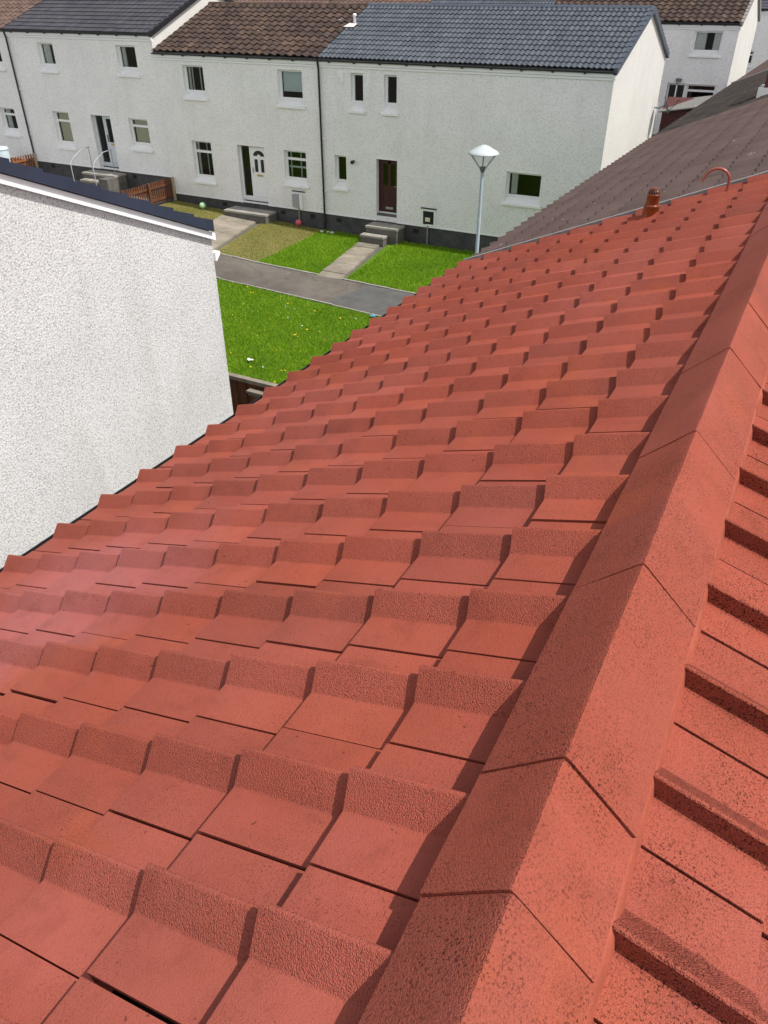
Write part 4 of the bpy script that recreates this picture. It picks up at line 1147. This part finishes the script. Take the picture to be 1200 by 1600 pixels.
# steps
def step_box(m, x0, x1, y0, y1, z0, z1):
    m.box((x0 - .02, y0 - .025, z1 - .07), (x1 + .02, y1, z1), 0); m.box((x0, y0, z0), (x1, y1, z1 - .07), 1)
st = MB(); step_box(st, -14.28, -13.0, 25.35, 25.99, -7.8, -7.19); step_box(st, -14.33, -13.38, 25.02, 25.325, -7.8, -7.44)
tag(st.build("doorsteps", [M['concrete'], M['concrete_dark']]), "two concrete steps below the maroon door", "steps", "front door steps")
st = MB(); step_box(st, -20.75, -18.75, 25.22, 25.99, -7.75, -7.30)
tag(st.build("doorstep", [M['concrete'], M['concrete_dark']]), "single wide concrete slab step below the white panelled door", "steps", "front door steps")
st = MB(); step_box(st, -28.5, -26.6, 25.3, 25.99, -7.3, -6.58); step_box(st, -28.3, -27.0, 24.95, 25.275, -7.3, -6.80); step_box(st, -28.4, -27.0, 24.6, 24.925, -7.3, -7.02)
st.box((-26.95, 24.7, -7.3), (-26.45, 25.27, -6.62), 1)
tag(st.build("doorsteps", [M['concrete'], M['concrete_dark']]), "flight of three stone steps under the glazed door of the taller house", "steps", "front door steps")
def handrail(x, label):
    h = thing("handrail", (x, 25.0, -7.0), label, "handrail", "entrance handrails")
    m = MB(); m.tube([(x, 24.55, -7.1), (x, 24.55, -6.10), (x, 24.75, -5.92), (x, 25.25, -5.66), (x, 25.75, -5.62)], .017, 10); m.build("rail", M['steel'], h)
    m = MB(); m.tube([(x, 25.7, -6.6), (x, 25.7, -5.63)], .016, 10); m.build("post", M['steel'], h)
handrail(-28.25, "left grey steel handrail on the stone steps of the taller house")
handrail(-26.95, "right grey steel handrail on the stone steps of the taller house")
# low rubble edging in the gravel garden
m = MB()
for k in range(26):
    x = -31.6 + k * .13; y = 24.6 + random.uniform(-.06, .06) - k * .012; r = random.uniform(.05, .09)
    m.box((x, y, -7.2), (x + r * 1.6, y + r * 1.5, -6.98 + random.uniform(0, .09)), 0)
tag(m.build("stone_edging", M['kerb']), "low line of grey rubble stones along the gravel bed under the dark plinth", "edging")

# fences
def picket_fence(name, x, y0, y1, z0, z1, h, label, mat, n_mid, skew=0.0):
    f = thing(name, (x, (y0 + y1) / 2, z0), label, "fence", "low brown picket fences")
    n = int((y1 - y0) / .125)
    m = MB()
    for k in range(n + 1):
        t = k / n; y = y0 + (y1 - y0) * t; zb = z0 + (z1 - z0) * t
        hh = h + random.uniform(-.012, .012)
        m.prism([(y - .038, zb + .06), (y + .038, zb + .06), (y + .038, zb + hh - .03), (y, zb + hh), (y - .038, zb + hh - .03)], 'x', x - .03, x - .012)
    m.build("pickets", mat, f)
    for q in (.2, .72):
        m = MB(); m.add([(x - .011, y0, z0 + q * h), (x + .03, y0, z0 + q * h), (x + .03, y1, z1 + q * h), (x - .011, y1, z1 + q * h),
                         (x - .011, y0, z0 + q * h + .08), (x + .03, y0, z0 + q * h + .08), (x + .03, y1, z1 + q * h + .08), (x - .011, y1, z1 + q * h + .08)],
                        [(0,3,2,1),(4,5,6,7),(0,1,5,4),(1,2,6,5),(2,3,7,6),(3,0,4,7)]); m.build("rail", mat, f)
    for k in range(n_mid + 2):
        t = k / (n_mid + 1); y = y0 + (y1 - y0) * t; zb = z0 + (z1 - z0) * t
        m = MB(); m.box((x + .031, y - .045, zb - .1), (x + .12, y + .045, zb + h + .02)); m.build("post", M['wood_pale'] if t == 1 else mat, f)
    return f
picket_fence("picket_fence", -24.0, 23.0, 25.93, -7.43, -7.42, .92, "dark brown picket fence between the gravel garden and the dry lawn", M['wood_dark'], 1)
picket_fence("picket_fence", -32.15, 24.7, 25.93, -7.1, -7.1, .90, "short orange-brown picket fence by the black downpipe at the left edge", M['wood_orange'], 0)

# tall fence with rail behind the gable house
f = thing("garden_fence", (-7.5, 10.1, -7.73), "tall brown board fence with a weathered top rail between gable and red eaves", "fence")
m = MB(); x = -9.6
while x < -3.7:
    kk = int(round((x + 9.6) / .115)) % 2
    m.box((x, 10.10 - .022 * kk, -7.78), (x + (.075 if kk else .235), 10.121 - .022 * kk, -5.935), 0, random.random()); x += .115
m.build("boards", M['wood_dark'], f)
m = MB(); m.box((-9.6, 10.05, -5.93), (-3.7, 10.16, -5.86)); m.build("top_rail", M['wood_grey'], f)
m = MB(); m.box((-8.15, 9.93, -6.06), (-3.7, 10.076, -6.02)); m.box((-8.15, 9.985, -6.13), (-3.7, 10.076, -6.062)); m.build("rail", M['wood_grey'], f)
for x in (-9.0, -8.0, -6.0, -4.2):
    m = MB(); m.box((x - .045, 10.0, -7.78), (x + .045, 10.076, -6.14)); m.build("post", M['wood_orange'] if x == -8.0 else M['wood_dark'], f)

# ------------------------------------------------------------------ near white gable house (left)
GX, GYC, GZE = -6.0, 7.0, -2.215
gh = thing("gable_house", (-10.0, 3.3, -7.73), "bright white dry-dashed gable house close to the red roof with a navy verge", "house")
gp = math.radians(22.3)
GR = 3.3
zr_ = GZE + (GYC - GR) * math.tan(gp)
m = MB()
pts = [(-.4, -7.8), (GYC, -7.8), (GYC, GZE - .07), (GR, zr_ - .07), (-.4, GZE - .07)]
m.add([(GX, p[0], p[1]) for p in pts], [(0, 1, 2, 3, 4)])
m.quad((GX, GYC, -7.8), (-17.5, GYC, -7.8), (-17.5, GYC, GZE - .07), (GX, GYC, GZE - .07))
m.quad((-17.5, -.4, -7.8), (GX, -.4, -7.8), (GX, -.4, GZE - .07), (-17.5, -.4, GZE - .07))
m.add([(-17.5, p[0], p[1]) for p in pts], [(4, 3, 2, 1, 0)])
m.build("wall", M['cast_near'], gh)
m = MB()
tiled_plane(m, -17.5, GX + .03, GYC + .02, GZE - .0, GR, zr_ + .01, .33, 12, flat_p, .024, 2, .0005, 9)
tiled_plane(m, -17.5, GX + .03, -.42, GZE - .0, GR, zr_ + .01, .33, 12, flat_p, .024, 2, .0005, 10)
rf = m.build("roof", M['flat_tile'], gh, sharp=40)
m = MB(); m.prism([(GR - .15, zr_ - .02), (GR - .08, zr_ + .06), (GR, zr_ + .08), (GR + .08, zr_ + .06), (GR + .15, zr_ - .02)], 'x', -17.5, GX + .06); m.build("ridge_capping", M['navy'], rf)
m = MB()
LS = (GYC - .03 - GR); n = 12
for sgn in (1, -1):
    for k in range(n):
        a, b = k / n * LS, (k + 1) / n * LS
        ya, yb = GR + sgn * a, GR + sgn * b
        za, zb = zr_ - a * math.tan(gp), zr_ - b * math.tan(gp)
        # each clip-on verge unit sits a little flatter than the slope, so the edge steps
        m.prism([(ya, za - .075), (yb, zb - .075), (yb, zb + .055), (ya, za + .028)], 'x', GX - .02, GX + .085)
m.build("verge_trim", M['navy'], rf)
m = MB()
for sgn in (1, -1):
    e = LS + .05
    m.prism([(GR, zr_ - .085), (GR + sgn * e, zr_ - e * math.tan(gp) - .085), (GR + sgn * e, zr_ - e * math.tan(gp) - .165), (GR, zr_ - .165)], 'x', GX - .01, GX + .05)
m.build("bargeboard", M['white'], gh)
m = MB(); m.prism([(GYC, GZE - .315), (GYC + .09, GZE - .315), (GYC + .09, GZE - .345), (GYC + .02, GZE - .41), (GYC, GZE - .41)], 'x', -17.5, GX + .03)
m.build("soffit_box", M['white'], gh)
m = MB(); m.tube([(GX - .25, GYC + .06, GZE - .14), (-17.5, GYC + .06, GZE - .14)], .045, 10); m.build("gutter", M['black'], gh)

# ------------------------------------------------------------------ street lamp
LAMP = (-6.20, 16.0)
lx, ly = LAMP
lz = gz(lx, ly)
lamp = thing("street_lamp", (lx, ly, lz), "pale blue street lamp post with a white conical top in front of the white wall", "street lamp")
zt_ = -3.13
q_ = .65
def sc(pr): return [(r * q_, z * q_) for r, z in pr]
m = MB(); m.tube([(lx, ly, lz - .1), (lx, ly, lz + 1.2)], [.075, .075], 16); m.tube([(lx, ly, lz + 1.19), (lx, ly, lz + 1.25), (lx, ly, zt_)], [.075, .046, .034], 16); m.build("post", M['lamp_blue'], lamp)
m = MB(); m.lathe(sc([(.055, -.02), (.06, .0), (.105, .10), (.10, .15), (.0, .17)]), (lx, ly, zt_), 20); m.build("lamp_base", M['lamp_dark'], lamp)
m = MB(); m.lathe(sc([(.095, .13), (.40, .52), (.41, .53)]), (lx, ly, zt_), 28); m.build("bowl", M['bowl'], lamp)
for k in range(4):
    a = k * math.pi / 2 + .35
    m = MB(); m.tube([(lx + .068 * math.cos(a), ly + .068 * math.sin(a), zt_ + .08), (lx + .277 * math.cos(a), ly + .277 * math.sin(a), zt_ + .345)], .008, 8)
    m.build("arm", M['lamp_dark'], lamp)
m = MB(); m.lathe(sc([(.40, .515), (.49, .52), (.495, .545), (.44, .60), (.30, .675), (.17, .745), (.11, .765), (.07, .785), (.0, .79)]), (lx, ly, zt_), 36); m.build("lamp_shade", M['lamp_top'], lamp)

# ------------------------------------------------------------------ back garden shed, clutter
sh = thing("shed", (-6.1, 39.0, -6.1), "dark red garden shed with a grey felt roof behind the cream gable", "shed")
m = MB(); m.prism([(38.6, -6.3), (40.4, -6.3), (40.4, -4.2), (39.5, -3.9), (38.6, -4.3)], 'x', -6.75, -4.4); m.build("wall", M['shed'], sh)
m = MB(); m.add([(-6.85, 38.4, -4.42), (-4.3, 38.4, -4.0), (-4.3, 39.6, -3.72), (-6.85, 39.6, -4.12), (-6.85, 38.4, -4.37), (-4.3, 38.4, -3.95), (-4.3, 39.6, -3.67), (-6.85, 39.6, -4.07)],
                [(0,3,2,1),(4,5,6,7),(0,1,5,4),(1,2,6,5),(2,3,7,6),(3,0,4,7)]); m.build("roof", M['felt'], sh)
m = MB(); m.box((-7.05, 38.45, -6.3), (-6.97, 38.53, -4.05)); m.box((-7.6, 38.47, -5.3), (-6.97, 38.51, -5.22))
tag(m.build("washing_post", M['white_paint']), "white painted post with a crossbar beside the dark red shed", "post")
tb = thing("water_butt", (-32.75, 24.75, -7.05), "pale blue plastic water butt standing at the left edge by the brown picket fence", "water butt")
m = MB(); m.lathe([(.25, 0), (.30, .1), (.33, .6), (.31, 1.1), (.30, 1.15)], (-32.75, 24.75, -7.05), 24); m.build("barrel", M['tub'], tb)
m = MB(); m.lathe([(.33, 1.14), (.33, 1.19), (.28, 1.24), (.0, 1.27)], (-32.75, 24.75, -7.05), 24); m.build("lid", M['tub'], tb)
m = MB(); m.tube([(-32.75 + .15 * math.cos(a), 24.6, -5.80 + .16 * math.sin(a)) for a in np.linspace(0, math.pi, 9)], .015, 8); m.build("handle", M['steel'], tb)

def ball(x, y, r, mat, label):
    m = MB(); n = 14
    m.lathe([(r * math.sin(math.pi * k / n), -r * math.cos(math.pi * k / n)) for k in range(n + 1)], (x, y, gz(x, y) + r - .01), 22)
    tag(m.build("ball", mat), label, "ball", "balls on the lawns")
ball(-22.1, 25.5, .13, M['ball_green'], "pale green ball on the dry lawn left of the white door's step")
ball(-17.55, 25.75, .125, M['ball_pink'], "pink ball on the dry grass under the meter box")
for k, (x, y, r) in enumerate(((-16.35, 25.55, .07), (-16.12, 25.62, .06), (-15.92, 25.60, .075))):
    m = MB(); n = 8
    m.lathe([(r * math.sin(math.pi * k2 / n), -r * .6 * math.cos(math.pi * k2 / n)) for k2 in range(n + 1)], (x, y, gz(x, y) + r * .3), 9)
    tag(m.build("pebble", M['stone_white']), ["whitish stone nearest the black downpipe's foot", "middle one of three whitish stones by the downpipe", "whitish stone farthest right of the downpipe's foot"][k], "stone", "white stones by the downpipe")

# flowers and litter on the big lawn
fl = [(-14.47, 18.39), (-14.41, 18.43), (-14.03, 17.43), (-13.44, 18.49), (-12.34, 17.02), (-11.33, 16.19), (-11.19, 16.05), (-10.89, 16.67), (-10.5, 17.4), (-11.88, 17.98),
      (-11.14, 13.85), (-10.26, 14.07), (-11.16, 15.01), (-15.55, 18.9), (-12.63, 16.8), (-11.26, 16.62), (-10.34, 14.03), (-10.45, 16.21), (-15.89, 18.33), (-12.09, 14.3), (-11.34, 16.12), (-14.9, 18.8),
      (-12.9, 18.1), (-13.2, 16.2), (-9.6, 15.3), (-9.9, 12.6), (-10.6, 12.9), (-11.6, 13.2), (-12.2, 15.6), (-13.8, 16.6), (-10.9, 17.8), (-9.5, 16.9), (-12.8, 13.6), (-10.1, 13.4)]
def flower_mesh(name, r, mat):
    m = MB()
    for k in range(7):
        a = 2 * math.pi * k / 7
        m.add([(0, 0, .012), (r * math.cos(a - .35), r * math.sin(a - .35), .004), (r * 1.08 * math.cos(a), r * 1.08 * math.sin(a), .002), (r * math.cos(a + .35), r * math.sin(a + .35), .004)], [(0, 1, 2, 3)], 0)
    m.tube([(0, 0, -.08), (0.004, 0, .0)], .003, 5)
    return m.build(name, mat)
d0 = flower_mesh("dandelion", .025, M['yellow'])
for i, (x, y) in enumerate(fl):
    o = d0 if i == 0 else d0.copy()
    if i: col.objects.link(o)
    o.location = (x, y, gz(x, y) + random.uniform(.03, .05)); s = random.uniform(.7, 1.25); o.scale = (s, s, s); o.rotation_euler = (random.uniform(-.3, .3), random.uniform(-.3, .3), random.uniform(0, 6))
    tag(o, "yellow dandelion flower open in the big green lawn", "flower", "dandelions in the lawn")
w0 = flower_mesh("daisy", .017, M['daisy'])
for i in range(14):
    o = w0 if i == 0 else w0.copy()
    if i: col.objects.link(o)
    x, y = random.uniform(-14.5, -9.2), random.uniform(12.5, 18.4)
    o.location = (x, y, gz(x, y) + random.uniform(.03, .045)); s = random.uniform(.6, 1.3); o.scale = (s, s, s); o.rotation_euler = (random.uniform(-.3, .3), random.uniform(-.3, .3), random.uniform(0, 6))
    tag(o, "tiny white daisy open in the big green lawn", "flower", "daisies in the lawn")
def scrap(x, y, z, sx, sy, mat, label, nm="litter"):
    m = MB(); n = 4
    vs = [(x + sx * (i / n - .5), y + sy * (j / n - .5), z + .035 * mnoise.noise(Vector((i * .9, j * .9, x)))) for j in range(n + 1) for i in range(n + 1)]
    m.add(vs, [(j*(n+1)+i, j*(n+1)+i+1, (j+1)*(n+1)+i+1, (j+1)*(n+1)+i) for j in range(n) for i in range(n)], 0, True)
    tag(m.build(nm, mat), label, "litter", "litter on the lawn")
scrap(-10.15, 18.35, -7.66, .16, .12, M['litter_blue'], "crumpled blue wrapper on the lawn edge beside the red eaves")
scrap(-11.37, 14.15, -7.66, .15, .10, M['paper'], "crumpled white paper on the lawn above the brown fence")
